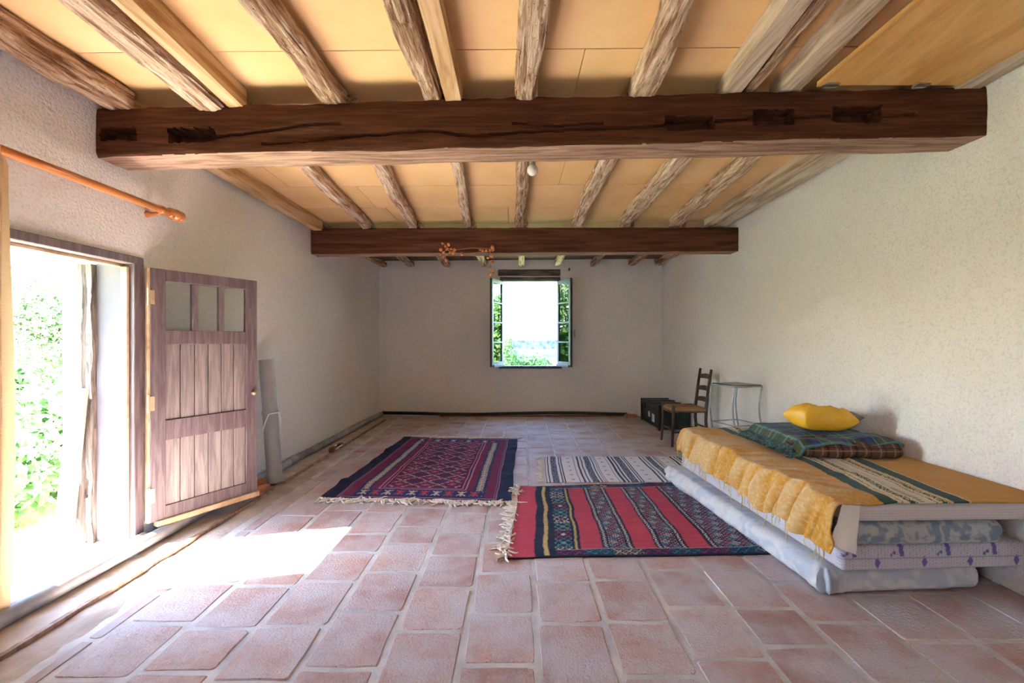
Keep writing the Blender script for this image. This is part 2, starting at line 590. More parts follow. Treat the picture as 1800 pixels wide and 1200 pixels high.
TM = [tile_mesh(k) for k in range(10)]
tiles_far, rest = 0, []
COLW = .3055
tile_list = []
for c in range(-7, 9):
    x0 = .098 + c * COLW
    y = -2.95 + random.random() * .3
    while y < D_BACK - .02:
        L = random.choice((.36, .35, .34, .37, .33, .30, .26))
        if y + L > D_BACK - .01:
            L = D_BACK - .01 - y
        if L > .06:
            tile_list.append((x0, y, L))
        y += L
vis = []
for (x0, y, L) in tile_list:
    sh = .022 * (y + L / 2 - 1.667)
    xa, xb = x0 + sh, x0 + sh + COLW
    xa, xb = max(xa, -1.80), min(xb, XR + .02)
    if xb - xa < .05:
        continue
    g = .008 if y > 3.3 else .012
    it = (.5 * (xa + xb), y + L / 2, xb - xa - 2 * g, L - 2 * g * .8)
    (vis if y + L > 1.42 else rest).append(it)
for k, (x, y, w, l) in enumerate(vis):
    if k >= 300:
        rest.append((x, y, w, l)); continue
    o = bpy.data.objects.new('tile', random.choice(TM))
    o.location = (x, y, random.uniform(-.0015, .0015))
    o.scale = (w * random.choice((1, -1)), l * random.choice((1, -1)), 1)
    o.rotation_euler = (0, 0, random.uniform(-.008, .008))
    # mirrored scales would flip the normals, so keep the product positive
    if o.scale[0] * o.scale[1] < 0:
        o.scale[0] = -o.scale[0]
    o.parent = floor
    COL.objects.link(o)
mb = MB()
for (x, y, w, l) in rest:
    mb.box((x - w / 2, y - l / 2, -.02), (x + w / 2, y + l / 2, 0), .004)
tag(mb.obj('tiles_behind', M['tile'], floor), kind='stuff')
# border of old cement between the tiles and the left wall
nx, ny = 12, 420
xs = np.linspace(0, 1, nx); ys = np.linspace(Y0, D_BACK, ny)
U, Yg = np.meshgrid(xs, ys, indexing='ij')
Xg = XL(Yg) + U * (-1.83 + .012 * vnoise(Yg * 5, 0) - XL(Yg))
Zg = .002 + .006 * fbm(Xg * 9, Yg * 9) - .010 * sstep(.9, 1.0, U)
fmesh('cement_border', np.stack([Xg, Yg, Zg], -1), grid_faces(nx, ny), M['cement'], floor, smooth=True)

# --- walls
def wall_pieces(pieces, fx):
    mb = MB()
    for lo, hi in pieces:
        mb.box(lo, hi)
    mb.v = [fx(q) for q in mb.v]
    return mb


def left_fx(q):
    return (q[0] + XL(q[1]), q[1], q[2])


wl = wall_pieces([((-WT, Y0 - .3, -.4), (0, -1.45, ZT)),
                  ((-WT, -1.45, 1.75), (0, -.85, ZT)), ((-WT, -1.45, -.4), (0, -.85, .85)),  # unseen window opening behind the viewer, added to let in more light
                  ((-WT, -.85, -.4), (0, DOOR0, ZT)),
                  ((-WT, DOOR0, DOORTOP + .03), (0, DOOR1, ZT)),
                  ((-WT, DOOR0, -.4), (0, DOOR1, -.02)),
                  ((-WT, DOOR1, -.4), (0, D_BACK + .5, ZT))], left_fx)
tag(wl.obj('wall_left', M['plaster']), 'roughcast off-white left wall with the open low doorway', 'wall', kind='structure')
tag(MB().box((XR, Y0 - .3, -.4), (XR + .4, D_BACK + .5, ZT)).obj('wall_right', M['plaster']), 'roughcast off-white right wall beside the mattresses', 'wall', kind='structure')
WX0, WX1, WZ0, WZ1 = -.205, .815, .80, 2.30
bk = MB()
bk.box((-2.9, D_BACK, -.4), (WX0, D_BACK + .42, ZT)).box((WX1, D_BACK, -.4), (XR + .4, D_BACK + .42, ZT))
bk.box((WX0, D_BACK, WZ1), (WX1, D_BACK + .42, ZT)).box((WX0, D_BACK + .018, -.4), (WX1, D_BACK + .42, WZ0))
tag(bk.obj('wall_back', M['plaster']), 'off-white back wall with the small open casement window', 'wall', kind='structure')
wf = MB()
wf.box((-2.9, Y0 - .3, -.4), (-1.6, Y0, ZT)).box((-.5, Y0 - .3, -.4), (.6, Y0, ZT)).box((1.7, Y0 - .3, -.4), (XR + .4, Y0, ZT))
wf.box((-1.6, Y0 - .3, -.4), (-.5, Y0, ZT)).box((.6, Y0 - .3, -.4), (1.7, Y0, ZT))

tag(wf.obj('wall_front', M['plaster']), 'off-white wall behind the viewer', 'wall', kind='structure')

# --- ceiling of particle boards
ceiling = thing('ceiling', (0, 0, 2.6), 'ceiling of yellow particle boards above the rafters', 'ceiling', kind='structure')
v = [(x, y, ceil_z(x, y) + .02 - 2.6) for x, y in ((-2.9, Y0 - .3), (XR + .4, Y0 - .3), (XR + .4, D_BACK + .4), (-2.9, D_BACK + .4))]
v += [(a, b, c + .1) for a, b, c in v]
fmesh('roof_deck', v, [(3, 2, 1, 0), (4, 5, 6, 7), (0, 1, 5, 4), (1, 2, 6, 5), (2, 3, 7, 6), (3, 0, 4, 7)], M['bark'], ceiling)
joints = {2: [-1.5, .9], 3: [-1.11, 1.3], 4: [.36, -1.8], 5: [-.9, 1.4], 6: [.42, -2.0], 7: [1.0, -1.4], 8: [-1.31, -.04], 9: [.05, -1.7], 10: [.9], 11: [-.5, 1.6]}
for k in range(-6, 12):
    y0 = 2.235 + (k - 3) * .62 - .62 + .62
    y0, y1 = y0 - .62 + .0025, y0 - .0025
    y0, y1 = max(y0, Y0), min(y1, D_BACK)
    if y1 - y0 < .02:
        continue
    js = sorted(joints.get(k, [random.uniform(-1.8, 0), random.uniform(.4, 1.9)]))
    xs = [XL(y0) - .05] + js + [XR + .02]
    for xa, xb in zip(xs[:-1], xs[1:]):
        dz = random.uniform(-.001, .001)
        vv = [(x, y, ceil_z(x, y) - 2.6 + dz) for x, y in ((xa + .002, y0), (xb - .002, y0), (xb - .002, y1), (xa + .002, y1))]
        vv += [(a, b, c + .018) for a, b, c in vv]
        fmesh('ceiling_board', vv, [(0, 3, 2, 1), (4, 5, 6, 7), (0, 1, 5, 4), (1, 2, 6, 5), (2, 3, 7, 6), (3, 0, 4, 7)], M['board'], ceiling)

# ------------------------------------------------------------------ beams
def beam(name, p0, p1, zb0, zt0, zb1, zt1, thick, mat, label, carve=None, wob=.006, nst=480, cham=(.0, .0), nf=26):
    """p0,p1: front-face ends (x,y); a lofted square timber with carved front"""
    nb, nk = 14, 8
    ring = [(0, t) for t in np.linspace(1, 0, nf)] + [(t, 0) for t in np.linspace(0, 1, nb)[1:]] + \
           [(1, t) for t in np.linspace(0, 1, nk)[1:]] + [(t, 1) for t in np.linspace(1, 0, nb)[1:-1]]
    ring = np.array(ring); nr = len(ring)
    s = np.linspace(0, 1, nst)
    S, A = np.meshgrid(s, ring[:, 0], indexing='ij')
    _, B = np.meshgrid(s, ring[:, 1], indexing='ij')
    X = p0[0] + (p1[0] - p0[0]) * S
    Y = p0[1] + (p1[1] - p0[1]) * S + A * thick
    zb = zb0 + (zb1 - zb0) * S; zt = zt0 + (zt1 - zt0) * S
    # tapered (hewn) underside at the ends
    up = .05 * sstep(cham[0], 0, S) * (1 if cham[0] > 0 else 0) + (.05 * sstep(1 - cham[1], 1, S) if cham[1] > 0 else 0)
    Z = zb + (zt - zb) * B + (1 - B) * up * (A > .0)
    # worn edges and hewn wobble
    edge = np.minimum(np.minimum(B, 1 - B) * (zt - zb), np.minimum(A, 1 - A) * thick + 1e-9) * 0
    front = (A == 0)
    hh = (zt - zb)
    er = .010 * np.exp(-(np.minimum(B, 1 - B) * hh) / .012)
    Y = Y + np.where(front, er * (1 + .8 * vnoise(X * 14, B * 3, 2)), 0)
    w1 = wob * fbm(X * 3.1, Z * 6, Y * 6, 4)
    w2 = wob * fbm(X * 2.7 + 9, Z * 5, Y * 5 + 3, 4)
    Y = Y + w1 * np.where(front | (A == 1), 1, 0)
    Z = Z + w2 * np.where((B == 0) | (B == 1), 1, 0)
    if carve is not None:
        Y = Y + np.where(front, carve(X, Z), 0)
    V = np.stack([X, Y, Z], -1)
    org = np.array([(p0[0] + p1[0]) / 2, (p0[1] + p1[1]) / 2 + thick / 2, (zb0 + zb1) / 2])
    V = V - org
    fc = grid_faces(nst, nr, True)
    o = fmesh(name, V, fc, mat, None, tuple(org), smooth=False)
    # end caps
    bm = bmesh.new(); bm.from_mesh(o.data); bm.verts.ensure_lookup_table()
    bm.faces.new([bm.verts[i] for i in range(nr)])
    bm.faces.new([bm.verts[(nst - 1) * nr + i] for i in range(nr)][::-1])
    bmesh.ops.recalc_face_normals(bm, faces=bm.faces[:])
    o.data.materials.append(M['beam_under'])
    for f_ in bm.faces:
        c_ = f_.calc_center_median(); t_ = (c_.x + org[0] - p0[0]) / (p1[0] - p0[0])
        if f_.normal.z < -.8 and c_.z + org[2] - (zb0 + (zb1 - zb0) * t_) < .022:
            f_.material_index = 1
    bm.to_mesh(o.data); bm.free()
    return tag(o, label, 'beam')


NB0, NB1 = (-2.335, 2.54), (2.53, 2.41)


def nb_xy(px, py):
    k = (px - 900) / F
    X = 2.478 * k / (1 + .0269 * k)
    d = 2.478 - .0269 * X
    return X, H - (py - 600) * d / F


MORT = [((296, 225), (379, 249), .11), ((178, 226), (240, 247), .09), ((1171, 205), (1257, 228), .085), ((1324, 195), (1396, 219), .08), ((1466, 187), (1552, 213), .10)]
CRACK = [[(380, 240), (450, 232), (530, 219), (600, 216)], [(600, 240), (680, 236), (740, 228), (830, 240), (900, 233), (1010, 228), (1130, 222), (1170, 218)],
         [(1257, 214), (1323, 207)], [(1396, 206), (1460, 202)], [(1553, 204), (1610, 199)], [(330, 236), (297, 237)], [(460, 252), (560, 245), (640, 238)],
         [(900, 215), (980, 222), (1060, 216)]]


def near_carve(X, Z):
    dep = np.zeros_like(X)
    for a, b, dd in MORT:
        x0, z1 = nb_xy(*a); x1, z0 = nb_xy(*b)
        wx = .006 * vnoise(Z * 60, X * 3)
        wz = .005 * vnoise(X * 40, 3)
        ins = (X > x0 + wx) & (X < x1 + wx) & (Z > z0 + wz) & (Z < z1 + wz)
        dep = np.maximum(dep, np.where(ins, dd + .004 * vnoise(X * 50, Z * 50), 0))
    # shallow hewn gouge
    gx, gz = nb_xy(535, 240)
    dep = np.maximum(dep, .030 * np.exp(-((X - gx) / .17) ** 2 - ((Z - gz - (X - gx) * .05) / .022) ** 2))
    gx, gz = nb_xy(735, 232)
    dep = np.maximum(dep, .016 * np.exp(-((X - gx) / .10) ** 2 - ((Z - gz) / .018) ** 2))
    for line in CRACK:
        q = [nb_xy(*p) for p in line]
        xs, zs = [p[0] for p in q], [p[1] for p in q]
        if xs[0] > xs[-1]:
            xs, zs = xs[::-1], zs[::-1]
        zl = np.interp(X, xs, zs) + .004 * vnoise(X * 20, 7)
        ok = (X > xs[0]) & (X < xs[-1])
        dep = np.maximum(dep, np.where(ok, .026 * np.exp(-((Z - zl) / .006) ** 2), 0))
    return dep


zl = nb_xy(175, 275)[1]; zlt = nb_xy(175, 191)[1]; zr = nb_xy(1735, 238)[1]; zrt = nb_xy(1735, 150)[1]
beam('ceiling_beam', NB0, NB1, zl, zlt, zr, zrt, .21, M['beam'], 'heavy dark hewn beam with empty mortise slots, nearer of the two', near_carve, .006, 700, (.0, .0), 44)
beam('ceiling_beam', (-2.285, 5.13), (2.53, 5.055), P(547, 446, 5.13)[2], P(547, 401, 5.13)[2], P(1298, 441, 5.055)[2], P(1298, 399, 5.055)[2], .19, M['beam_far'],
     'smooth reddish brown beam with dried flowers on it, farther of the two', None, .003, 260, (.0, .0), 20)

# ------------------------------------------------------------------ rafters
ORD = ['first', 'second', 'third', 'fourth', 'fifth', 'sixth', 'seventh', 'eighth', 'ninth', 'tenth', 'eleventh', 'twelfth']


def rafter(xa, ya, xb, yb, w, h, style, label, group, seed, hb=None):
    """from (xa,ya) to (xb,yb); h is its depth under the boards"""
    old = style in ('old', 'old_pale')
    L = yb - ya
    ns = max(24, int(L / (.015 if old else .10)))
    nr = 28 if old else 12
    t = np.linspace(0, 1, ns)
    ang = np.linspace(0, 2 * PI, nr, endpoint=False) + PI / 4
    T, A = np.meshgrid(t, ang, indexing='ij')
    pw = .5 if old else .16
    ca, sa = np.cos(A), np.sin(A)
    if old:
        cx = np.sign(ca) * np.abs(ca) ** pw; cz = np.sign(sa) * np.abs(sa) ** pw
    else:
        k = 1 / np.maximum(np.abs(ca), np.abs(sa)); cx, cz = ca * k, sa * k
    yy = ya + L * T
    xc = xa + (xb - xa) * T
    amp = 1.0 if old else .12
    xc = xc + amp * .018 * fbm(yy * 1.3, seed * 3.3, 0, 3)
    ww = w * (1 + amp * .16 * fbm(yy * 2.1, seed * 7.1, 2, 3))
    hh_ = h + (0 if hb is None else (hb - h) * T)
    hh = hh_ * (1 + amp * .12 * fbm(yy * 2.3, seed * 5.7, 4, 3))
    rr = 1 + amp * (.09 * fbm(yy * 5, ca * 1.6 + seed, sa * 1.6, 3) + .14 * np.minimum(0, fbm(yy * 3.5, ca * 7 + seed * 2, sa * 7, 3)) + .10 * np.minimum(0, fbm(yy * 14, ca * 9 + seed * 4, sa * 9, 3) + .15))
    X = xc + cx * ww / 2 * rr
    zc = ceil_z(xc, yy)
    Z = zc - hh / 2 + cz * hh / 2 * np.where(cz < 0, rr, 1) - .001
    org = np.array([xa, ya, float(ceil_z(xa, ya)) - h])
    V = np.stack([X, yy, Z], -1) - org
    fc = grid_faces(ns, nr, True)[:, ::-1]
    o = fmesh('rafter', V, fc.copy(), M[style], None, tuple(org), smooth=False)
    bm = bmesh.new(); bm.from_mesh(o.data); bm.verts.ensure_lookup_table()
    bm.faces.new([bm.verts[i] for i in range(nr)])
    bm.faces.new([bm.verts[(ns - 1) * nr + i] for i in range(nr)][::-1])
    bmesh.ops.recalc_face_normals(bm, faces=bm.faces[:])
    bm.to_mesh(o.data); bm.free()
    return tag(o, label, 'rafter', group)


ZB = 2.57


def xz(px, py, z=ZB):
    return (px - 900) * ((z - H) / (600 - py))


near = [  # (px at y=0, px at beam, py beam, width, height, style, words)
    (-55, 212, 190, .15, .12, 'old', 'brown split rafter lying along the left wall, in the nearest bay'),
    (136, 372, 190, .15, .13, 'old_pale', 'thick split rafter with long crack beside a squared timber, in the nearest bay'),
    (226, 421, 190, .085, .115, 'sawn', 'squared honey-coloured timber doubling a cracked rafter, in the nearest bay'),
    (445, 590, 187, .125, .115, 'old', 'rough round rafter standing alone left of the middle, in the nearest bay'),
    (692, 758, 182, .115, .12, 'old', 'ragged worm-eaten rafter with a squared timber against it, in the nearest bay'),
    (752, 799, 182, .085, .115, 'sawn', 'slim squared timber against a ragged rafter, in the nearest bay'),
    (940, 930, 180, .125, .12, 'old', 'dark notched rafter running over the middle of the room, in the nearest bay'),
    (1183, 1127, 172, .14, .115, 'old_pale', 'crooked pale rafter with worm holes right of the middle, in the nearest bay'),
    (1397, 1287, 166, .10, .10, 'sawn_grey', 'squared grey rafter beside a thin gnarled branch, in the nearest bay'),
    (1447, 1324, 163, .075, .09, 'old', 'thin gnarled branch rafter beside a squared grey one, in the nearest bay'),
    (1535, 1395, 158, .11, .095, 'sawn_grey', 'broad squared grey rafter along the plywood hatch, in the nearest bay'),
    (1900, 1688, 145, .13, .11, 'whitewashed', 'whitewashed rafter along the right wall beside the hatch, in the nearest bay'),
]
for i, (pa, pb, pyb, w, h, st, words) in enumerate(near):
    zc = 2.555 + .045 * (pb - 200) / 1500
    x1, y1 = xz(pb, pyb, zc), (zc - H) * F / (600 - pyb)
    x0, y0 = xz(pa, 0, zc + .01), (zc + .01 - H) * F / 600
    sl = max(-.12, min(.12, (x1 - x0) / (y1 - y0)))
    ys_ = -2.9
    xs_ = x1 + sl * .6 * (ys_ - y1)
    if i == 0:
        xs_, x1 = XL(ys_) + .09, XL(2.5) + .13
    if i == 11:
        xs_, x1 = XR - .07, XR - .10
    rafter(xs_, ys_, x1, 2.56, w, h, st, words, 'ceiling rafters', i + 1)
mid = [
    (405, 557, .10, .12, 'sawn', 'smooth brown rafter against the left wall, between the two beams'),
    (520, 645, .11, .11, 'old_pale', 'pale square rafter next to the left wall one, between the two beams'),
    (662, 725, .10, .11, 'old_pale', 'pale tapering rafter, third from the left wall, between the two beams'),
    (799, 823, .09, .10, 'old_pale', 'thin narrowing rafter left of the light bulb, between the two beams'),
    (919, 913, .10, .10, 'old', 'brown rafter right beside the light bulb, between the two beams'),
    (1069, 1014, .13, .11, 'old_pale', 'crooked wide rafter just right of the light bulb, between the two beams'),
    (1202, 1098, .15, .11, 'old_pale', 'broad worm-eaten rafter, fourth from the right wall, between the two beams'),
    (1326, 1190, .15, .11, 'old_pale', 'broad smooth rafter, third from the right wall, between the two beams'),
    (1392, 1240, .09, .10, 'sawn_grey', 'squared grey rafter touching the right wall rafter, between the two beams'),
    (1448, 1270, .10, .11, 'whitewashed', 'whitewashed rafter along the right wall, between the two beams'),
]
for i, (pa, pb, w, h, st, words) in enumerate(mid):
    za, zb_ = 2.55, 2.53
    xa, ya = xz(pa, 288, za), (za - H) * F / 312
    xb, yb = xz(pb, 401, zb_), (zb_ - H) * F / 199
    sl = (xb - xa) / (yb - ya)
    A_ = xa + sl * (2.62 - ya); B_ = xa + sl * (5.15 - ya)
    if i == 0:
        A_, B_ = XL(2.6) + .07, XL(5.1) + .08
    if i == 9:
        A_, B_ = XR - .16, XR - .15
    if i == 8:
        A_, B_ = XR - .30, XR - .30
    rafter(A_, 2.62, B_, 5.15, w, h, st, words, 'ceiling rafters', 20 + i)
far = [660, 723, 785, 849, 915, 979, 1043, 1108, 1168]
pos = ['against the left wall', 'next to the left wall one', 'third from the left wall', 'left of the window', 'above the window, left of two', 'above the window, right of two', 'just right of the window', 'next to the right wall one', 'in the right corner']
for i, pb in enumerate(far):
    xb = (pb - 900) * D_BACK / F
    if i == 0: xb = XL(7.6) + .06
    if i == 8: xb = XR - .07
    prev = xb * (.985)
    if i == 0: prev = XL(5.3) + .06
    if i == 8: prev = XR - .08
    rafter(prev, 5.20, xb, D_BACK - .001, .105, .095, 'old' if i not in (3, 4, 5) else 'old_pale',
           'short rafter end behind the far beam, ' + pos[i], 'ceiling rafters', 40 + i)

# plywood hatch beside the right wall, hinged on the near beam
hx0, hx1 = 1.60, 2.36
hz = 2.60
hatch = thing('ceiling_hatch', (2.0, 1.4, hz), 'orange plywood hatch panel hinged to the near beam by the right wall', 'hatch')
hpanel = MB().box((hx0 - 2.0, -1.0, -.006), (hx1 - 2.0, .99, .012), .002).obj('panel', M['ply'], hatch)
MB().box((hx0 - 2.0, -1.0, -.014), (hx0 - 2.0 + .02, .99, -.006)).obj('edge_strip', M['ply'], hpanel)
for px in (1455, 1611):
    x = (px - 900) * 2.41 / F - 2.0
    m_ = MB().box((x - .032, .962, -.014), (x + .032, .998, -.007))
    m_.tube([(x - .034, .998, -.011), (x + .034, .998, -.011)], .006, 8)
    m_.obj('hinge', M['steel'], hatch)

# ------------------------------------------------------------------ doorway
xw = XL(DOOR1)
fr = thing('trim_1', (xw, DOOR1, 0), 'brown wooden frame around the open low doorway', 'door frame', kind='structure')
# frame posts, head and threshold (local: x inwards, y depth)
MB().box((-.075, -.055, .0), (.012, .018, DOORTOP), .004).obj('frame_post', M['door'], fr)
MB().box((-.06, -.075, .0), (-.02, -.055, DOORTOP - .03), .003).obj('stop', M['bare'], fr)
yy = DOOR0 - DOOR1
MB().box((-.075 + XL(DOOR0) - xw, yy - .02, .0), (.012 + XL(DOOR0) - xw, yy + .05, DOORTOP), .004).obj('frame_post', M['frame'], fr)
MB().box((-.075, yy, DOORTOP - .012), (.010, .018, DOORTOP + .036), .004).obj('head', M['door'], fr)
MB().box((-.10, yy, DOORTOP - .032), (-.06, .0, DOORTOP - .012), .003).obj('stop', M['bare'], fr)
MB().box((-.085, yy, .0), (.005, .0, .022), .005).obj('threshold', M['bare'], fr)
MB().box((-.055, yy, .022), (-.030, .0, .034), .003).obj('threshold_strip', M['frame'], fr)
# chalky sill outside and plaster reveal
tag(MB().box((-2.84, DOOR0, -.019), (xw - .085, DOOR1, .012), .004).obj('trim_2', M['sill']), 'chalky white doorway sill', 'sill', kind='structure')
# pale panel on the far reveal and the old timber post
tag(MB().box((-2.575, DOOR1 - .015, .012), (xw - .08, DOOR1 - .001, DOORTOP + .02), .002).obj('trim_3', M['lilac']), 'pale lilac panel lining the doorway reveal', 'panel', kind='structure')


def rough_timber(name, lo, hi, mat, label, cat, seed, amp=.008):
    nz = 90
    ring = []
    for a, b in (((0, 0), (1, 0)), ((1, 0), (1, 1)), ((1, 1), (0, 1)), ((0, 1), (0, 0))):
        for t in np.linspace(0, 1, 7)[:-1]:
            ring.append((a[0] + (b[0] - a[0]) * t, a[1] + (b[1] - a[1]) * t))
    ring = np.array(ring); nr = len(ring)
    zz = np.linspace(0, 1, nz)
    Z, A = np.meshgrid(zz, ring[:, 0], indexing='ij'); _, B = np.meshgrid(zz, ring[:, 1], indexing='ij')
    X = lo[0] + A * (hi[0] - lo[0]); Y = lo[1] + B * (hi[1] - lo[1]); Zz = lo[2] + Z * (hi[2] - lo[2])
    X = X + amp * fbm(Zz * 4, A * 2 + seed, B * 2, 4)
    Y = Y + amp * np.minimum(.5, fbm(Zz * 4 + 5, A * 2 + seed, B * 2, 4)) * (B < .5) + np.where((B < .1) & (np.abs(A - .55 - .08 * vnoise(Zz * 3, seed)) < .09), .018, 0)
    org = np.array([(lo[0] + hi[0]) / 2, (lo[1] + hi[1]) / 2, lo[2]])
    o = fmesh(name, np.stack([X, Y, Zz], -1) - org, grid_faces(nz, nr, True)[:, ::-1].copy(), mat, None, tuple(org))
    bm = bmesh.new(); bm.from_mesh(o.data); bm.verts.ensure_lookup_table()
    bm.faces.new([bm.verts[i] for i in range(nr)]); bm.faces.new([bm.verts[(nz - 1) * nr + i] for i in range(nr)])
    bmesh.ops.recalc_face_normals(bm, faces=bm.faces[:]); bm.to_mesh(o.data); bm.free()
    return tag(o, label, cat)


rough_timber('timber_post', (-2.67, DOOR1 - .045, .012), (-2.575, DOOR1 - .004, DOORTOP - .01), M['post'], 'split old timber post built into the doorway reveal', 'post', 3)
# plank leaning against the post
pl = thing('plank', (-2.66, DOOR1 - .12, .012), 'weathered grey plank leaning upright in the doorway', 'plank')
b_ = MB().box((-.075, -.010, 0), (.022, .012, .95), .002)
b_.v = [(x + .05 * z, y + .055 * z, z) for x, y, z in b_.v]
b_.obj('board', M['plank'], pl)
b_ = MB().box((.0225, -.010, 0), (.030, .012, .95), .001)
b_.v = [(x + .05 * z, y + .055 * z, z) for x, y, z in b_.v]
b_.obj('sawn_edge', M['bare'], pl)

# door leaf, swung into the room
hinge = np.array([xw + .022, DOOR1 + .03])
tip = P(450, 860, 3.50)[:2]
ang = math.atan2(tip[1] - hinge[1], tip[0] - hinge[0])
DW, DZ0, DZ1 = .70, .112, 1.712
door = thing('door_1', (hinge[0], hinge[1], 0), 'open brown wooden door with three panes over boarded panels', 'door', rotz=ang, kind='structure')
th = .036   # local: x along leaf, y thickness (the face at y=-th looks to the room)


def dbox(n, x0, x1, z0, z1, mat, y0=-.0, y1=-th, ch=.003, par=door):
    y0, y1 = -th - y0, -th - y1
    return MB().box((x0, min(y0, y1), z0), (x1, max(y0, y1), z1), ch).obj(n, mat, par)


ST = .085
dbox('stile', 0, ST, DZ0, DZ1, M['door']); dbox('stile', DW - ST, DW, DZ0, DZ1, M['door'])
dh = DZ1 - DZ0
zr1 = DZ1 - .075
zg0 = DZ0 + dh * .757           # underside of the panes
zr2 = DZ0 + dh * .700
zm1, zm0 = DZ0 + dh * .395, DZ0 + dh * .315
zb1 = DZ0 + .085
dbox('rail', ST, DW - ST, zr1, DZ1, M['door'])
dbox('rail', ST, DW - ST, zr2, zg0, M['door'])
dbox('rail', ST, DW - ST, zm0, zm1, M['door'])
dbox('rail', ST, DW - ST, DZ0, zb1, M['door'])
gw = (DW - 2 * ST)
for q in (1, 2):
    dbox('muntin', ST + gw * q / 3 - .017, ST + gw * q / 3 + .017, zg0, zr1, M['door'])
for q in range(3):
    a = ST + gw * q / 3 + (.017 if q else 0); b = ST + gw * (q + 1) / 3 - (.017 if q < 2 else 0)
    dbox('pane', a, b, zg0, zr1, M['glass_door'], -.016, -.020, 0)
for (za, zb_) in ((zm1, zr2), (zb1, zm0)):
    for q in range(6):
        a = ST + gw * q / 6 + .0025; b = ST + gw * (q + 1) / 6 - .0025
        dbox('board', a, b, za, zb_, M['door_board'], -.009, -.026, .002)
    dbox('backing', ST, DW - ST, za, zb_, M['chairwood'], -.027, -.030, 0)
dbox('weather_bar', .03, DW + .006, DZ0 - .034, DZ0 + .002, M['bare'], .02, -.03, .004)
for z in (1.53, .86, .28):
    m_ = MB().tube([(-.014, -th - .006, z - .055), (-.014, -th - .006, z + .055)], .009, 10)
    m_.box((-.012, -th - .003, z - .045), (.022, -th + .002, z + .045), .001)
    m_.obj('hinge', M['brass'], door)
m_ = MB().tube([(DW - .04, -th, .86), (DW - .04, -th - .018, .86)], .010, 12).sphere((DW - .04, -th - .022, .86), .013, 12, 8)
m_.obj('knob', M['brass'], door, smooth=True)
dbox('edge_strip', -.014, 0, DZ0, DZ1, M['bare'], -.004, -th, .002)

# ------------------------------------------------------------------ curtain and rod
xr_ = XL(2.4) + .10
zrod = 2.085
rod = thing('curtain_rod', (xr_, 2.3, zrod), 'varnished orange wooden curtain rod above the doorway', 'curtain rod')
rodm = MB().tube([(-.0, -1.25, 0), (-.0, .66, 0)], .0215, 16).obj('rod', M['orange_rod'], rod, smooth=True)


def lathe(mb, axis0, prof, n=16):
    """profile of (y, r) around the y axis"""
    b = len(mb.v)
    for (y, r) in prof:
        for k in range(n):
            w = 2 * PI * k / n
            mb.v.append((axis0[0] + r * math.cos(w), axis0[1] + y, axis0[2] + r * math.sin(w)))
    for i in range(len(prof) - 1):
        for k in range(n):
            mb.f.append([b + i * n + k, b + i * n + (k + 1) % n, b + (i + 1) * n + (k + 1) % n, b + (i + 1) * n + k])
    return mb


prof = [(0, .0), (.0, .022), (.012, .027), (.03, .027), (.038, .021), (.045, .020), (.05, .027), (.065, .031), (.08, .030), (.088, .022), (.094, .022), (.10, .027), (.112, .029), (.124, .024), (.132, .012), (.134, 0)]
prof = [(a, b * 1.25) for a, b in prof]
lathe(MB(), (0, .64, 0), prof).obj('finial', M['orange_rod'], rodm, smooth=True)
lathe(MB(), (0, -1.24, 0), [(-a, b) for a, b in prof]).obj('finial', M['orange_rod'], rodm, smooth=True)
for y in (.585, -1.15):
    m_ = MB().tube([(-.098, y, -.03), (-.05, y, -.028), (-.015, y, -.022), (0, y, -.02)], [.022, .012, .011, .013], 12)
    m_.tube([(0, y - .012, 0), (0, y + .012, 0)], .026, 14)
    m_.obj('bracket', M['orange_rod'], rod, smooth=True)
cm, cnt, cb = new_mat('cream cotton curtain')
cv = coords(cnt, (1, 1, 40))
cc_ = ramp(cnt, noise(cnt, cv, 14, 3), [(.35, (.62, .43, .24)), (.65, (.72, .55, .35))])
cnt.links.new(cc_, cb.inputs['Base Color']); cb.inputs['Roughness'].default_value = .95
ctl = N(cnt, 'ShaderNodeBsdfTranslucent'); cnt.links.new(cc_, ctl.inputs[0])
cms = N(cnt, 'ShaderNodeMixShader'); cms.inputs[0].default_value = .4
cnt.links.new(cb.outputs[0], cms.inputs[1]); cnt.links.new(ctl.outputs[0], cms.inputs[2])
cnt.links.new(cms.outputs[0], cnt.nodes['Material Output'].inputs[0])
cur = thing('curtain', (xr_, 1.8, .05), 'cream cotton curtain gathered at the left edge of the doorway', 'curtain')
nu, nz = 120, 60
uu, zz = np.meshgrid(np.linspace(0, 1, nu), np.linspace(0, 1, nz), indexing='ij')
Y = -.32 + .55 * uu + .012 * np.sin(zz * 5) * uu - .018 * (1 - zz) * uu
Xc = .030 * np.sin(uu * 2 * PI * 6 + .4 * np.sin(zz * 3)) + .015 * vnoise(uu * 9, zz * 2) - .012 * (zz > .97)
Z = zz * (zrod + .012 - .05)
fmesh('drape', np.stack([Xc, Y, Z], -1), grid_faces(nu, nz), cm, cur, smooth=True)
for q in range(6):
    y = -.28 + q * .085
    m_ = MB()
    pts = [(.0 + .031 * math.cos(w), y, zrod - .05 + .031 * math.sin(w)) for w in np.linspace(0, 2 * PI, 17)]
    m_.tube(pts, .003, 6, False).obj('ring', M['orange_rod'], cur, smooth=True)

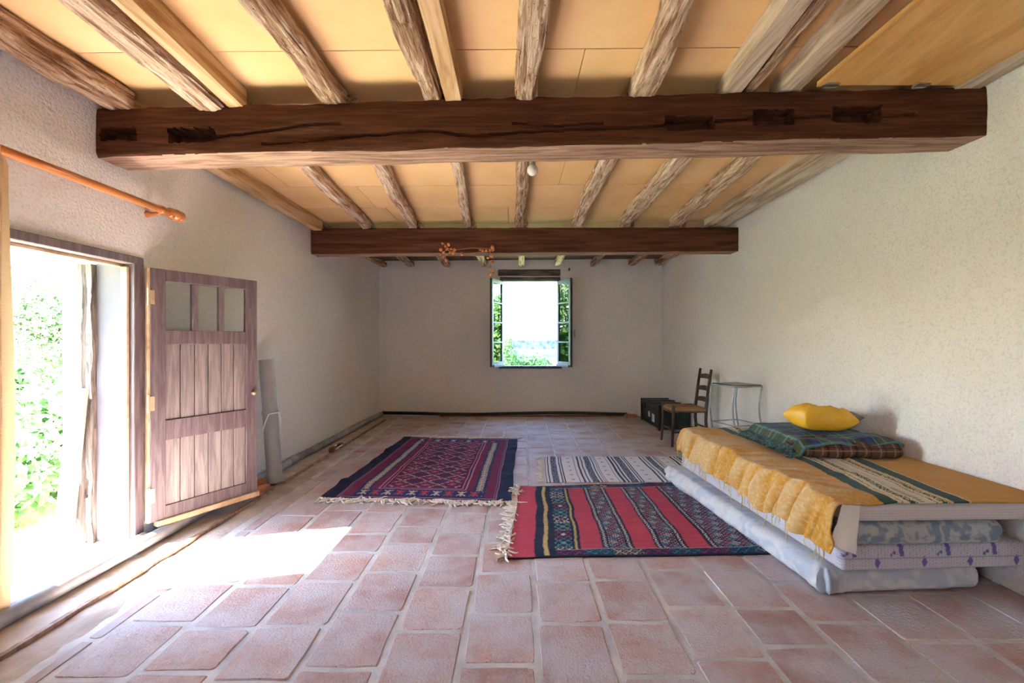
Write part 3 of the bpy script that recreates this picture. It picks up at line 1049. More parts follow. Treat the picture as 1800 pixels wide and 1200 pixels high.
# ------------------------------------------------------------------ things along the left wall
# grey pipe along the foot of the wall
pth = MB()
def pipe_x(y):
    return XL(y) + .105 - .055 * float(sstep(2.9, 4.2, y))
pth.tube([(pipe_x(y), y, .041) for y in (-2.6, 2.0, 2.8, 3.2, 3.6, 4.0, 4.62)], .038, 16)
pth.tube([(pipe_x(y), y, .041) for y in (4.55, 4.69)], .043, 16)
pth.tube([(pipe_x(y), y, .041) for y in (4.6, 6.0, D_BACK - .07)], .038, 16)
tag(pth.obj('floor_pipe', M['pvc_dark'], None, smooth=True), 'dusty dark grey pipe along the foot of the left wall', 'pipe')
tag(MB().tube([(XL(y) + .036, y, .052) for y in (-2.5, 1.0, 2.82)], .019, 12).obj('conduit', M['white'], None, smooth=True), 'thin white conduit tube between the grey pipe and the doorway', 'conduit')
# black hose at the foot of the back wall
hp = MB().tube([(x, D_BACK - .03 - .006 * math.sin(x * 9), .045 + .012 * math.sin(x * 2.2)) for x in np.linspace(XL(7.6) + .06, 1.93, 50)], .026, 10)
tag(hp.obj('hose', M['black'], None, smooth=True), 'black hose lying along the foot of the back wall', 'hose')
hp = MB().tube([(x, D_BACK - .075 + .02 * math.sin(x * 2.1), .012) for x in np.linspace(-1.2, 1.85, 40)], .010, 8)
tag(hp.obj('cable', M['rust'], None, smooth=True), 'thin brown cable in front of the black hose', 'cable')
# wooden strip on the floor
sp = MB()
ns = 60
for i in range(ns):
    pass
ysn = np.linspace(-2.5, 7.2, 120)
prof4 = [(-.016, 0), (-.013, .016), (.013, .018), (.016, 0)]
V = np.array([[(-2.005 + a + .0012 * float(vnoise(y * 1.2, 3)), y, .004 + b) for a, b in prof4] for y in ysn])
fmesh_o = fmesh('floor_strip', V.reshape(-1, 3), grid_faces(120, 4), M['frame'])
tag(fmesh_o, 'long narrow wooden strip on the floor beside the left wall', 'strip')
# upright grey tube
tb, tt = PF(486, 851), P(480, 633, 4.17)
tb = np.array([-2.075, 3.98, .066]); tt = np.array([-2.192, 4.06, 1.085])
tube = thing('drain_pipe', tuple(tb - np.array([0, 0, .06])), 'upright grey plastic drain pipe leaning on the left wall', 'pipe')
dv = tt - tb


def at(t):
    return tuple(dv * t + np.array([0, 0, .06]))


def ptube(mb, t0, t1, r, n=24, wall=.005):
    mb.tube([at(t0), at(t1)], r, n, False)
    mb.tube([at(t1), at(t0)], r - wall, n, False)
    # rim
    return mb


bmb = MB(); ptube(bmb, -.045, .56, .062); bmb.obj('lower_pipe', M['pvc'], tube, smooth=True)
bmb = MB(); ptube(bmb, .53, .565, .067); bmb.obj('collar', M['pvc'], tube, smooth=True)
bmb = MB(); ptube(bmb, .55, 1.0, .060); bmb.obj('upper_pipe', M['pvc'], tube, smooth=True)
c1 = np.array(at(.52)); 
pts = []
for t in np.linspace(0, 1, 24):
    w = PI * 1.15 * t - .9
    pts.append((c1[0] + .072 * math.sin(w) + .01, c1[1] - .072 * math.cos(w), c1[2] - .02 + .05 * math.sin(PI * t) - .25 * max(0, t - .7) ** 1 * 2.2 - .25 * max(0, .3 - t) * 2))
tag(MB().tube(pts, .0055, 8).obj('white_cord', M['white'], None, tuple(tb - np.array([0, 0, .06])), True), 'white cord looped around the upright grey pipe', 'cord')
# terracotta shards behind the door
for k, (x, y, z, s, r, lab) in enumerate([(-2.14, 3.78, .012, .11, .4, 'broken terracotta tile piece lying flat beside the upright pipe'), (-2.19, 3.90, .032, .09, 1.2, 'smaller broken tile piece resting on another by the wall')]):
    m_ = MB()
    n = 7
    rr = random.Random(k)
    ring = [(s * (.8 + .35 * rr.random()) * math.cos(2 * PI * i / n), s * (.7 + .35 * rr.random()) * math.sin(2 * PI * i / n)) for i in range(n)]
    m_.add([(a, b, -.012) for a, b in ring] + [(a * .96, b * .96, .012 + a * .15) for a, b in ring], [[i, (i + 1) % n, n + (i + 1) % n, n + i] for i in range(n)] + [[n + i for i in range(n)], list(range(n))[::-1]])
    o = m_.obj('tile_shard', M['terra'], None, (x, y, z + .006)); o.rotation_euler = (0, 0, r)
    tag(o, lab, 'shard')
# small clamp with wooden blocks on the strip
cl = thing('clamp', (-2.0, 5.19, .02), 'small rusty clamp with wooden blocks on the floor strip', 'clamp')
m_ = MB().box((-.03, -.16, 0), (.035, -.06, .055), .008); m_.obj('block', M['rust'], cl)
m_ = MB().box((-.025, .05, 0), (.03, .14, .05), .008); m_.obj('block', M['rust'], cl)
m_ = MB().tube([(-.02, -.1, .04), (-.02, .1, .04)], .007, 8).tube([(.03, -.12, .03), (.03, .1, .03)], .007, 8); m_.obj('bar', M['white'], cl)
# wire in the back corner
pts = [(-2.13 + .02 * math.sin(z * 3) - .06 * max(0, .8 - z), D_BACK - .012, z) for z in np.linspace(.1, 2.45, 30)]
tag(MB().tube(pts, .004, 6).obj('wall_wire', M['paper'], None, smooth=True), 'thin pale wire hanging down the back wall corner', 'wire')

# ------------------------------------------------------------------ back window
wfr = thing('window_1', ((WX0 + WX1) / 2, D_BACK, WZ0), 'small open casement window with two inward blue-grey sashes', 'window', kind='structure')
cx = (WX0 + WX1) / 2
hw = (WX1 - WX0) / 2
m_ = MB().box((-hw, .0, .0), (-hw + .05, .06, WZ1 - WZ0), .003); m_.obj('frame_post', M['darkframe'], wfr)
m_ = MB().box((hw - .05, .0, .0), (hw, .06, WZ1 - WZ0), .003); m_.obj('frame_post', M['darkframe'], wfr)
m_ = MB().box((-hw + .05, .0, WZ1 - WZ0 - .04), (hw - .05, .06, WZ1 - WZ0), .003); m_.obj('head', M['blue'], wfr)
m_ = MB().box((-hw - .02, -.035, -.005), (hw + .02, .07, .04), .004); m_.obj('sill', M['darkframe'], wfr)
tag(MB().box((WX0 - .3, D_BACK + .065, WZ0 - .02), (WX1 + .3, D_BACK + .42, WZ0 + .005)).obj('trim_4', M['sill']), 'outer stone sill of the small window', 'sill', kind='structure')


def sash(side):
    """side=-1 left, +1 right: hinged at the frame post, opened into the room"""
    hx = side * (hw - .045)
    W, Hs = .455, WZ1 - WZ0 - .085
    fx, fy = (side * .17, -.425)
    a = math.atan2(fy, fx)
    s = thing('sash', (hx, -.002, .045), None, None, rotz=a)
    s.parent = wfr
    t = .036
    sg = -side    # exterior face direction in local y
    def bx(n, x0, x1, z0, z1, mat=M['blue'], y0=-t / 2, y1=t / 2, ch=.003):
        return MB().box((x0, y0, z0), (x1, y1, z1), ch).obj(n, mat, s)
    bx('stile', 0, .055, 0, Hs); bx('stile', W - .055, W, 0, Hs, M['blue'])
    bx('rail', .055, W - .055, Hs - .06, Hs); bx('rail', .055, W - .055, 0, .075)
    bx('drip_rail', .02, W - .02, -.008, .03, M['blue'], (t / 2 if sg > 0 else -t / 2 - .028), (t / 2 + .028 if sg > 0 else -t / 2))
    zs = np.linspace(.075, Hs - .06, 5)
    for q in range(1, 4):
        bx('muntin', .055, W - .055, zs[q] - .011, zs[q] + .011)
    for q in range(4):
        bx('pane', .055, W - .055, zs[q] + (.011 if q else 0), zs[q + 1] - (.011 if q < 3 else 0), M['glass'], -.002, .002, 0)
    bx('edge_band', W - .001, W + .012, 0, Hs, M['darkframe'], -t / 2, t / 2)
    if side > 0:
        y = -sg * (t / 2 + .012)
        m_ = MB().tube([(W - .03, y, .02), (W - .03, y, Hs - .02)], .007, 8)
        m_.tube([(W - .03, y, Hs * .38), (W - .03, y - sg * .045, Hs * .38 + .01)], .008, 8)
        m_.tube([(W - .03, y - sg * .045, Hs * .38 + .06), (W - .03, y - sg * .05, Hs * .38 - .07)], [.007, .013], 8)
        m_.obj('espagnolette', M['steel'], s, smooth=True)
    return s


sash(-1); sash(1)
# lintel timbers above
rl = MB().box((WX0 - .03, D_BACK - .018, 2.35), (WX1 + .0, D_BACK + .1, 2.462), .012)
rl.v = [(x, y + .004 * float(vnoise(x * 12, z * 9)), z + .008 * float(vnoise(x * 7 + 3, z * 3))) for x, y, z in rl.v]
tag(rl.obj('trim_5', M['lintel']), 'grey weathered oak lintel above the small window', 'lintel', kind='structure')
tag(MB().box((WX0 - .03, D_BACK - .006, 2.335), (WX1 + .03, D_BACK + .1, 2.350), .002).obj('trim_6', M['sill']), 'white plaster line under the window lintel', 'trim', kind='structure')
tag(MB().box((WX0, D_BACK - .010, 2.285), (WX1, D_BACK + .1, 2.335), .006).obj('trim_7', M['lintel']), 'lower grey lintel board above the small window', 'lintel', kind='structure')
# white paint runs below the sill
for (px, zt, zb_, w) in ((990, .79, .55, .016), (876, .79, .62, .012)):
    x = (px - 900) * D_BACK / F
    tag(MB().add([(x - w, D_BACK - .004, zt), (x + w, D_BACK - .004, zt), (x + w * .25, D_BACK - .002, zb_), (x - w * .25, D_BACK - .002, zb_), (x - w, D_BACK + .004, zt), (x + w, D_BACK + .004, zt), (x + w * .25, D_BACK + .004, zb_), (x - w * .25, D_BACK + .004, zb_)],
              [(0, 1, 2, 3), (1, 5, 6, 2), (4, 0, 3, 7), (0, 4, 5, 1), (3, 2, 6, 7)]).obj('paint_run', M['plaster_smooth']), 'white paint run below the ' + ('right' if px > 900 else 'left') + ' corner of the small window', 'paint run')
# hook right above the window
x, y, z = P(1000, 475, D_BACK)
hk = MB().tube([(0, 0, 0), (0, -.05, .0), (0, -.06, .03)], .012, 8)
tag(hk.obj('wall_hook', M['darkframe'], None, (x, y, z), True), 'small dark hook in the back wall above the window', 'hook')

# ------------------------------------------------------------------ light bulb
x, y = P(936, 299, 3.0)[:2]
zb_ = P(936, 299, 3.0)[2]
lamp = thing('light_bulb', (x, y, zb_), 'round white bulb hanging from the ceiling behind the near beam', 'light bulb')
MB().sphere((0, 0, 0), .036, 20, 14, (1, 1, 1.05)).obj('bulb', M['bulb'], lamp, smooth=True)
MB().tube([(0, 0, .028), (0, 0, .045), (0.004, .01, .085)], [.016, .020, .018], 14).obj('socket', M['pvc'], lamp, smooth=True)
MB().tube([(0.004, .01, .085), (.012, .03, .12), (-.004, .06, .17), (-.015, .08, float(ceil_z(x, y + .08)) - zb_ - .003)], .004, 6).obj('cable', M['trunk_trim'], lamp, smooth=True)

# ------------------------------------------------------------------ dried flowers on the far beam
yb_ = 5.075
c0 = P(790, 440, yb_)
gar = thing('dried_garland', tuple(c0 + np.array([0, -.02, 0])), 'dried orange flower garland pinned to the far beam', 'garland')


def g(px, py, dy=0.0):
    q = P(px, py, yb_) - c0
    return (q[0], dy, q[2])


st = [[(783, 437), (800, 441), (830, 437), (868, 439)], [(783, 440), (810, 448), (840, 445), (865, 443)], [(860, 441), (868, 455), (862, 466), (866, 478), (864, 487)],
      [(786, 440), (778, 447), (773, 453)], [(790, 440), (784, 432), (779, 428)], [(795, 443), (784, 450), (785, 458)]]
for ln in st:
    MB().tube([g(a, b, -.02 - .01 * (i % 2)) for i, (a, b) in enumerate(ln)], .0035, 6).obj('stem', M['stem'], gar, smooth=True)
fl = [(779, 430), (784, 434), (790, 432), (776, 441), (774, 449), (781, 445), (783, 455), (787, 449), (792, 446), (797, 447), (800, 441), (813, 448), (788, 440), (844, 441), (849, 442), (855, 442), (862, 441), (866, 436), (867, 440), (858, 455), (864, 452), (867, 461), (862, 470), (866, 477), (862, 484), (867, 481), (786, 460), (794, 439)]
flm = []
for k in range(3):
    m_ = MB()
    m_.sphere((0, 0, 0), .018, 10, 7, (1, 1, 1))
    r0 = random.Random(k)
    m_.v = [(x * (1 + .25 * r0.uniform(-1, 1)), y * (1 + .25 * r0.uniform(-1, 1)), z * (1 + .25 * r0.uniform(-1, 1))) for x, y, z in m_.v]
    me = bpy.data.meshes.new('flower_head'); me.from_pydata(m_.v, [], m_.f); me.materials.append(M['dried']); flm.append(me)
for i, (a, b) in enumerate(fl):
    o = bpy.data.objects.new('flower_head', flm[i % 3])
    q = g(a, b, -.025 - .02 * random.random()); o.location = q
    s = random.uniform(.7, 1.15); o.scale = (s, s, s); o.rotation_euler = (random.random() * 6, random.random() * 6, 0)
    o.parent = gar; COL.objects.link(o)

# ------------------------------------------------------------------ rugs
NAVY, DNAVY = lin(40, 50, 94), lin(32, 36, 68)
CRIM, RED, PINK = lin(128, 34, 66), lin(190, 72, 94), lin(206, 120, 146)
CREAM, WHITE, YEL = lin(196, 182, 166), lin(205, 205, 200), lin(190, 168, 108)
PURP, TEAL, DRED = lin(96, 54, 118), lin(30, 92, 112), lin(96, 32, 62)


def put(C, mask, col):
    C[mask] = col


def fringe(parent, pts, dirs, length, mat, name='fringe', rad=.004, jit=.5, zb=.004, seg=5, hang=False):
    mb = MB()
    for p, dd in zip(pts, dirs):
        L = length * random.uniform(.55, 1.25)
        a = math.atan2(dd[1], dd[0]) + random.gauss(0, jit)
        q = [p]
        x, y, z = p
        for s in range(seg):
            a += random.gauss(0, jit * .7)
            x += L / seg * math.cos(a); y += L / seg * math.sin(a)
            z = zb + (p[2] - zb) * max(0, 1 - (s + 1) / 2) + abs(random.gauss(0, .003))
            q.append((x, y, z))
        mb.tube(q, [rad] * (seg) + [rad * .6], 4, False)
    return tag(mb.obj(name, mat, parent, smooth=True), kind='stuff')


def rug(name, corners, nu, nv, colf, mat, label, wav=.006, thick=.006, z0=.003, edgef=None, group=None):
    """corners: near-left, near-right, far-right, far-left on the floor"""
    nl, nr_, fr_, fl_ = [np.array(c[:2], float) for c in corners]
    u, v = np.meshgrid(np.linspace(0, 1, nu), np.linspace(0, 1, nv), indexing='ij')
    XY = (nl * ((1 - u) * (1 - v))[..., None] + nr_ * (u * (1 - v))[..., None] + fr_ * (u * v)[..., None] + fl_ * ((1 - u) * v)[..., None])
    ed = np.minimum(np.minimum(u, 1 - u), np.minimum(v, 1 - v))
    XY = XY + (.007 * np.stack([fbm(XY[..., 1] * 3, XY[..., 0] * 2, 1), fbm(XY[..., 0] * 3 + 4, XY[..., 1] * 2, 2)], -1))
    Z = z0 + thick + wav * np.maximum(0, fbm(XY[..., 0] * 4, XY[..., 1] * 4, 3))
    if edgef is not None:
        Z = Z + edgef(u, v, XY)
    C = colf(u, v, XY).reshape(-1, 3)
    org = np.array([*((nl + nr_ + fr_ + fl_) / 4), z0])
    top = np.concatenate([XY, Z[..., None]], -1) - org
    # skirt to give the edge thickness
    idx = np.arange(nu * nv).reshape(nu, nv)
    loop = np.concatenate([idx[:, 0], idx[-1, 1:], idx[-2::-1, -1], idx[0, -2:0:-1]])
    tv = top.reshape(-1, 3)
    low = tv[loop].copy(); low[:, 2] = 0
    V = np.concatenate([tv, low]); C = np.concatenate([C, C[loop] * .6])
    n0 = nu * nv; m = len(loop); ar = np.arange(m)
    sk = np.stack([loop, n0 + ar, n0 + (ar + 1) % m, loop[(ar + 1) % m]], -1)
    root = thing(name, tuple(org), label, 'rug', group)
    wv = fmesh('weave', V, np.concatenate([grid_faces(nu, nv), sk]), mat, root, smooth=True, colors=C)
    return root, tv.reshape(nu, nv, 3)


def frac(x):
    return x - np.floor(x)


# 1. navy and crimson rug
def rug1_col(u, v, XY):
    W_, L_ = 1.46, 2.38
    x, y = u * W_, v * L_
    C = np.empty(u.shape + (3,)); C[:] = DNAVY
    ex = np.minimum(x, W_ - x); ey = np.minimum(y, L_ - y)
    inner = (ex > .115) & (ey > .045)
    put(C, inner, NAVY)
    line = inner & ((ex < .123) | (ey < .057))
    # side bands: red, navy with cream crosses, red
    side = inner & (ex > .145) & (ex < .215) & (ey > .08); put(C, side & (frac(y / .03 + .3 * np.sin(x * 90)) < .75), CRIM)
    side2 = inner & (ex > .315) & (ex < .375) & (ey > .26); put(C, side2 & (frac(y / .03 + .3 * np.sin(x * 90)) < .75), CRIM)
    # cross motifs in the navy band
    yy = frac(y / .052) - .5; xx = (ex - .265) / .04
    m1 = inner & (np.abs(ex - .265) < .030) & (ey > .10) & ((np.abs(xx) < .16) | ((np.abs(np.abs(xx) - np.abs(yy) * 1.3) < .16)) | (np.abs(yy) < .10))
    put(C, m1, CREAM * .9)
    # end rows of stars
    endb = inner & (ey > .095) & (ey < .25) & (ex > .23)
    put(C, endb, NAVY)
    k = np.floor((x - .23) / .098); a = (frac((x - .23) / .098) - .5) * 2; b = (ey - .172) / .06
    star = endb & (np.abs(b) < 1) & (np.abs(a) < .72) & ((np.abs(a) < .12) | (np.abs(np.abs(a) - np.abs(b) * .8) < .14) | (np.abs(np.abs(b) - .55) < .09) & (np.abs(a) < .6))
    put(C, star & (k % 2 == 0), CREAM); put(C, star & (k % 2 == 1), RED * .85)
    put(C, endb & (k % 2 == 1) & (np.abs(a) + np.abs(b) < .75) & ~star, CRIM)
    # field
    fx, fy = ex - .40, ey - .29
    field = (fx > 0) & (fy > 0)
    fl_ = (fx > -.03) & (fy > -.03) & ~field
    put(C, fl_, NAVY); put(C, fl_ & (np.minimum(fx, fy) < -.016), PINK)
    put(C, field, DRED * .9)
    put(C, field & (np.minimum(fx, fy) < .012), PINK * .8)
    a = frac((x - .40) / .2205); b = frac((y - .29) / .20)
    st = np.round(np.abs(a - .5) * 2 * 5) / 5 + np.round(np.abs(b - .5) * 2 * 5) / 5
    ff = field & (np.minimum(fx, fy) > .03)
    put(C, ff & (st < 1.0), PURP * .75)
    put(C, ff & (st < .80), CRIM)
    put(C, ff & (st < .5), NAVY)
    put(C, ff & (st < .25), RED)
    zig = np.abs(frac((x - .40) / .2205 * 1.0) - .5) * 2
    edge = np.abs(st - 1.0) < .12
    put(C, ff & edge & (frac(b * 10) < .62), CREAM)
    put(C, ff & (st > 1.45), PURP * .6)
    put(C, line, PINK)
    put(C, inner & (ex > .130) & (ex < .136), PINK * .6)
    return C


def rug1_edge(u, v, XY):
    e = .03 * np.maximum(0, fbm(XY[..., 1] * 5.5, 3.3, 0, 2)) * sstep(.9, 1.0, u) + .02 * np.maximum(0, fbm(XY[..., 1] * 4, 1.3, 0, 2)) * sstep(.08, 0, u)
    return e


r1, t1 = rug('rug', [PF(562, 877), PF(899, 884), PF(909, 773), PF(711, 769)], 250, 400, rug1_col, M['rug'],
             'navy and crimson patterned rug with cream fringes at both ends', .010, .006, edgef=rug1_edge)
o1 = np.array(r1.location)
pp = [tuple(t1[i, 0]) for i in np.linspace(0, 249, 130).astype(int)]
fringe(r1, pp, [(0, -1)] * len(pp), .11, M['fringe'], 'near_fringe', .0075, .7)
pp = [tuple(t1[i, -1]) for i in np.linspace(0, 249, 120).astype(int)]
fringe(r1, pp, [(0, 1)] * len(pp), .10, M['fringe'], 'far_fringe', .0070, .6)


# 2. red striped kilim
def lattice(x, y, s):
    a = frac((x + y) / s); b = frac((x - y) / s)
    return (a < .22) | (b < .22)


def kilim_col(u, v, XY):
    W_, L_ = 1.52, 1.36
    x, y = u * W_, v * L_
    x = x + .004 * vnoise(y * 6, 2) + .002 * np.sign(np.sin(y * 420))
    C = np.empty(u.shape + (3,)); C[:] = DNAVY
    nav = lin(32, 40, 66)
    C[:] = nav

    def band(a, b, col):
        put(C, (x >= a) & (x < b), col)
    band(-.1, .150, RED)
    band(.205, .232, YEL)
    band(.398, .412, YEL)
    for a, b in ((.432, .560), (.752, .885), (1.075, 1.205)):
        band(a, b, RED * .95)
    # motif band
    mb_ = (x > .275) & (x < .385)
    yy = frac(y / .13); kk = np.floor(y / .13)
    pal = [lin(196, 188, 176), lin(84, 140, 150), lin(150, 62, 98), lin(112, 150, 138)]
    xx = (x - .33) / .055
    for q in range(4):
        mk = mb_ & (kk % 4 == q)
        zz_ = (yy - .5) * 2
        put(C, mk & ((np.abs(np.abs(xx) - np.abs(zz_)) < .13) | (np.abs(np.abs(xx) + np.abs(zz_) - 1) < .1) | (yy < .06)) & (frac(x / .012) < .75), pal[q])
        put(C, mk & (np.abs(xx) + np.abs(zz_) < .35), pal[(q + 2) % 4])
    # diamond bands with zigzag rims
    for a, b in ((.605, .705), (.925, 1.030), (1.255, 1.46)):
        d = (x > a) & (x < b)
        s = .062
        A = np.floor((x - a + y) / s); B = np.floor((x - a - y) / s)
        w = frac((x + y) / .0155) < .55
        w2 = frac((x - y) / .031) < .5
        c = (A * 1 + B * 2) % 5
        for q, col in enumerate((lin(150, 60, 96), lin(60, 128, 146), lin(188, 182, 178), lin(96, 60, 120), lin(120, 62, 70))):
            put(C, d & (c == q) & w, col)
        put(C, d & w2 & (frac((x + y) / .031) < .25), lin(190, 190, 190))
        for e in (a - .022, b + .022):
            zg = e + .008 * (np.abs(frac(y / .024) - .5) * 4 - 1)
            put(C, np.abs(x - zg) < .0045, lin(206, 206, 200))
    # lattice borders at the two long edges
    ey = np.minimum(y, L_ - y)
    bd = (ey < .098) & (x > .275)
    put(C, bd, nav)
    seg = np.floor((x - .275) / .17) % 5
    bl = bd & (ey > .022) & (ey < .088)
    for q, col in enumerate((lin(130, 50, 104), lin(46, 116, 146), lin(176, 164, 150), lin(120, 50, 96), lin(40, 110, 140))):
        aa = frac((x + ey) / .058) ; bb = frac((x - ey) / .058)
        put(C, bl & (seg == q) & ((aa < .24) | (bb < .24)) & (frac(x / .009) < .8), col)
        put(C, bl & (seg == q) & (np.abs(aa - .62) < .12) & (np.abs(bb - .62) < .12), col * .7)
    put(C, bd & (ey > .092) & (ey < .098), lin(190, 186, 180))
    put(C, (ey < .008), lin(34, 30, 44))
    put(C, (ey < .020) & (ey > .008) & (x > .15), nav)
    C *= (1 + .10 * fbm(x * 5, y * 60, 1)[..., None])
    return np.clip(C, 0.003, 1)


r3, t3 = rug('kilim', [PF(893, 983), PF(1358, 975), np.array([1.53, 4.0, 0]), PF(913, 856)], 320, 290, kilim_col, M['rug'],
             'red and navy striped kilim with cream tassels on its left edge', .006, .005, z0=.003)
pp = [tuple(t3[0, j]) for j in np.linspace(2, 287, 110).astype(int)]
fringe(r3, pp, [(-1, 0)] * len(pp), .10, M['fringe'], 'fringe', .0070, .65)


# 3. white and indigo striped rug
def white_col(u, v, XY):
    W_, L_ = 1.50, .93
    x, y = u * W_, v * L_
    C = np.empty(u.shape + (3,)); C[:] = lin(222, 222, 226)
    ind = lin(62, 68, 96)
    p = .345
    t = frac((x - .045) / p) * p
    for a, b in ((.012, .024), (.045, .105), (.125, .137), (.150, .158), (.170, .174), (.285, .289), (.315, .335)):
        put(C, (t > a) & (t < b), ind)
    sp = (t > .05) & (t < .10) & (vnoise(x * 260, y * 130) > .15)
    put(C, sp, lin(150, 154, 172))
    yy = frac(y / .155) - .5
    dd = (np.abs(t - .228) / .020 + np.abs(yy * .155) / .026)
    put(C, (dd < 1) & ~((np.abs(t - .228) < .003) | (np.abs(yy * .155) < .003)), ind * .8)
    put(C, x < .03, lin(200, 198, 192))
    return C


r2, t2 = rug('rug', [np.array([.275, 4.03, 0]), np.array([1.78, 4.03, 0]), np.array([1.80, 4.92, 0]), PF(953, 804)], 260, 150, white_col, M['rug'],
             'white rug with indigo stripes behind the red kilim', .005, .004, z0=.003)
pp = [tuple(t2[0, j]) for j in np.linspace(2, 147, 70).astype(int)]
fringe(r2, pp, [(-1, 0)] * len(pp), .06, M['fringe'], 'fringe', .004, .5)

# ------------------------------------------------------------------ mattresses
def rounded_box(nx, ny, nz, sx, sy, sz, r):
    """surface lattice of a box with rounded edges; returns verts (base at z=0, centred in x,y), faces, unit coords"""
    keys, idx, faces = [], {}, []

    def vid(i, j, k):
        q = (i, j, k)
        if q not in idx:
            idx[q] = len(keys); keys.append(q)
        return idx[q]
    for i in range(nx):
        for j in range(ny):
            faces.append((vid(i, j, 0), vid(i, j + 1, 0), vid(i + 1, j + 1, 0), vid(i + 1, j, 0)))
            faces.append((vid(i, j, nz), vid(i + 1, j, nz), vid(i + 1, j + 1, nz), vid(i, j + 1, nz)))
    for i in range(nx):
        for k in range(nz):
            faces.append((vid(i, 0, k), vid(i + 1, 0, k), vid(i + 1, 0, k + 1), vid(i, 0, k + 1)))
            faces.append((vid(i, ny, k), vid(i, ny, k + 1), vid(i + 1, ny, k + 1), vid(i + 1, ny, k)))
    for j in range(ny):
        for k in range(nz):
            faces.append((vid(0, j, k), vid(0, j, k + 1), vid(0, j + 1, k + 1), vid(0, j + 1, k)))
            faces.append((vid(nx, j, k), vid(nx, j + 1, k), vid(nx, j + 1, k + 1), vid(nx, j, k + 1)))
    K = np.array(keys, float) / np.array([nx, ny, nz])
    Pp = (K - .5) * np.array([sx, sy, sz])
    inner = np.clip(Pp, -np.array([sx, sy, sz]) / 2 + r, np.array([sx, sy, sz]) / 2 - r)
    d = Pp - inner
    n = np.linalg.norm(d, axis=1, keepdims=True)
    mx = np.max(np.abs(d), axis=1, keepdims=True)
    out = np.where(n > 1e-9, inner + d / np.maximum(n, 1e-9) * np.where(mx > 0, r, 0) * np.minimum(1, mx / r), Pp)
    nrm = np.where(n > 1e-9, d / np.maximum(n, 1e-9), 0)
    out[:, 2] += sz / 2
    return out, np.array(faces), K, nrm


def mattress(name, x0, y0, w, l, z0, h, rot, r, label, colf, disp, res=(70, 140, 14)):
    V, Fc, K, n = rounded_box(*res, w, l, h, r)
    c, s = math.cos(rot), math.sin(rot)
    cx, cy = w / 2, l / 2
    Lx, Ly = V[:, 0] + cx, V[:, 1] + cy
    W = np.stack([x0 + Lx * c - Ly * s, y0 + Lx * s + Ly * c, z0 + V[:, 2]], -1)
    dd = disp(W, Lx, Ly, V[:, 2], n)
    dd = dd * (1 - .85 * np.abs(n[:, 2])) - .003 * np.abs(n[:, 2])   # the faces that rest on each other stay flat
    # normals rotate with the mattress
    nn = np.stack([n[:, 0] * c - n[:, 1] * s, n[:, 0] * s + n[:, 1] * c, n[:, 2]], -1)
    W = W + nn * dd[:, None]
    W[:, 2] = np.maximum(W[:, 2], z0 - .004)
    C = colf(Lx, Ly, V[:, 2], n)
    org = W.mean(0); org[2] = z0
    root = fmesh(name, W - org, Fc, M['print'], None, tuple(org), smooth=True, colors=C)
    return tag(root, label, 'mattress'), nn


def floral(c1, c2, s):
    def f(x, y, z, n):
        q = fbm(x * s + 3 * z, y * s, z * s, 3)
        t = sstep(.15, .55, np.abs(q))[:, None]
        return (1 - t) * c1 + t * c2
    return f


def m1_disp(W, x, y, z, n):
    side = np.clip(-n[:, 0], 0, 1)
    f = np.clip(-n[:, 1], 0, 1)
    d = .012 * fbm(W[:, 0] * 5, W[:, 1] * 5, W[:, 2] * 6) + side * .010 * np.abs(fbm(W[:, 1] * 14 + W[:, 2] * 20, W[:, 2] * 9, 3))
    d += f * .014 * fbm(W[:, 0] * 11, W[:, 2] * 5, 3)
    # gathered cover near the far end and the bunched near corner
    d += side * .016 * np.abs(np.sin(W[:, 1] * 45 + W[:, 2] * 30)) * sstep(3.4, 3.8, W[:, 1])
    cr = np.exp(-((x - .02) / .09) ** 2 - ((y - .02) / .09) ** 2)
    d += cr * (.02 + .022 * np.sin(np.arctan2(y - .05, x - .05) * 9 + z * 18))
    return d


mattress('mattress', 1.52, 2.215, .83, 1.90, .002, .14, .075, .045, 'thin bottom mattress in a wrinkled white flowered cover on the floor',
         floral(lin(212, 212, 214), lin(186, 194, 208), 9.0), m1_disp)


def m2_col(x, y, z, n):
    C = np.empty((len(x), 3)); C[:] = lin(198, 194, 204)
    # fine dots
    dots = (frac(x / .016) < .45) & (frac(z / .014 + np.floor(x / .016) * .5) < .45)
    fr_ = (y < .04)
    C[fr_ & dots] = lin(168, 164, 180)
    # leaf motifs
    lil = lin(112, 100, 164)
    for k in range(8):
        cx = .06 + k * .235; cz = .10
        a = (x - cx) + (z - cz) * .5; b = (z - cz)
        m = fr_ & (np.abs(a - .35 * b) < .011) & (np.abs(b) < .032); C[m] = lil
        m = fr_ & (np.hypot(x - cx + .035, z - cz + .012) < .008) | fr_ & (np.hypot(x - cx + .05, z - cz + .022) < .007); C[m] = lil
        cx2, cz2 = cx + .115, .042
        m = fr_ & (np.abs(x - cx2) < .5 * np.maximum(0, .03 - np.abs(z - cz2))) ; C[m] = lil
    C[fr_ & (np.abs(z - .062) < .0035)] = lin(150, 146, 172)
    return C


def m2_disp(W, x, y, z, n):
    d = .004 * fbm(W[:, 0] * 4, W[:, 1] * 4, W[:, 2] * 8)
    d += np.clip(-n[:, 0], 0, 1) * .006 * np.abs(fbm(W[:, 1] * 10, W[:, 2] * 14, 2))
    return d


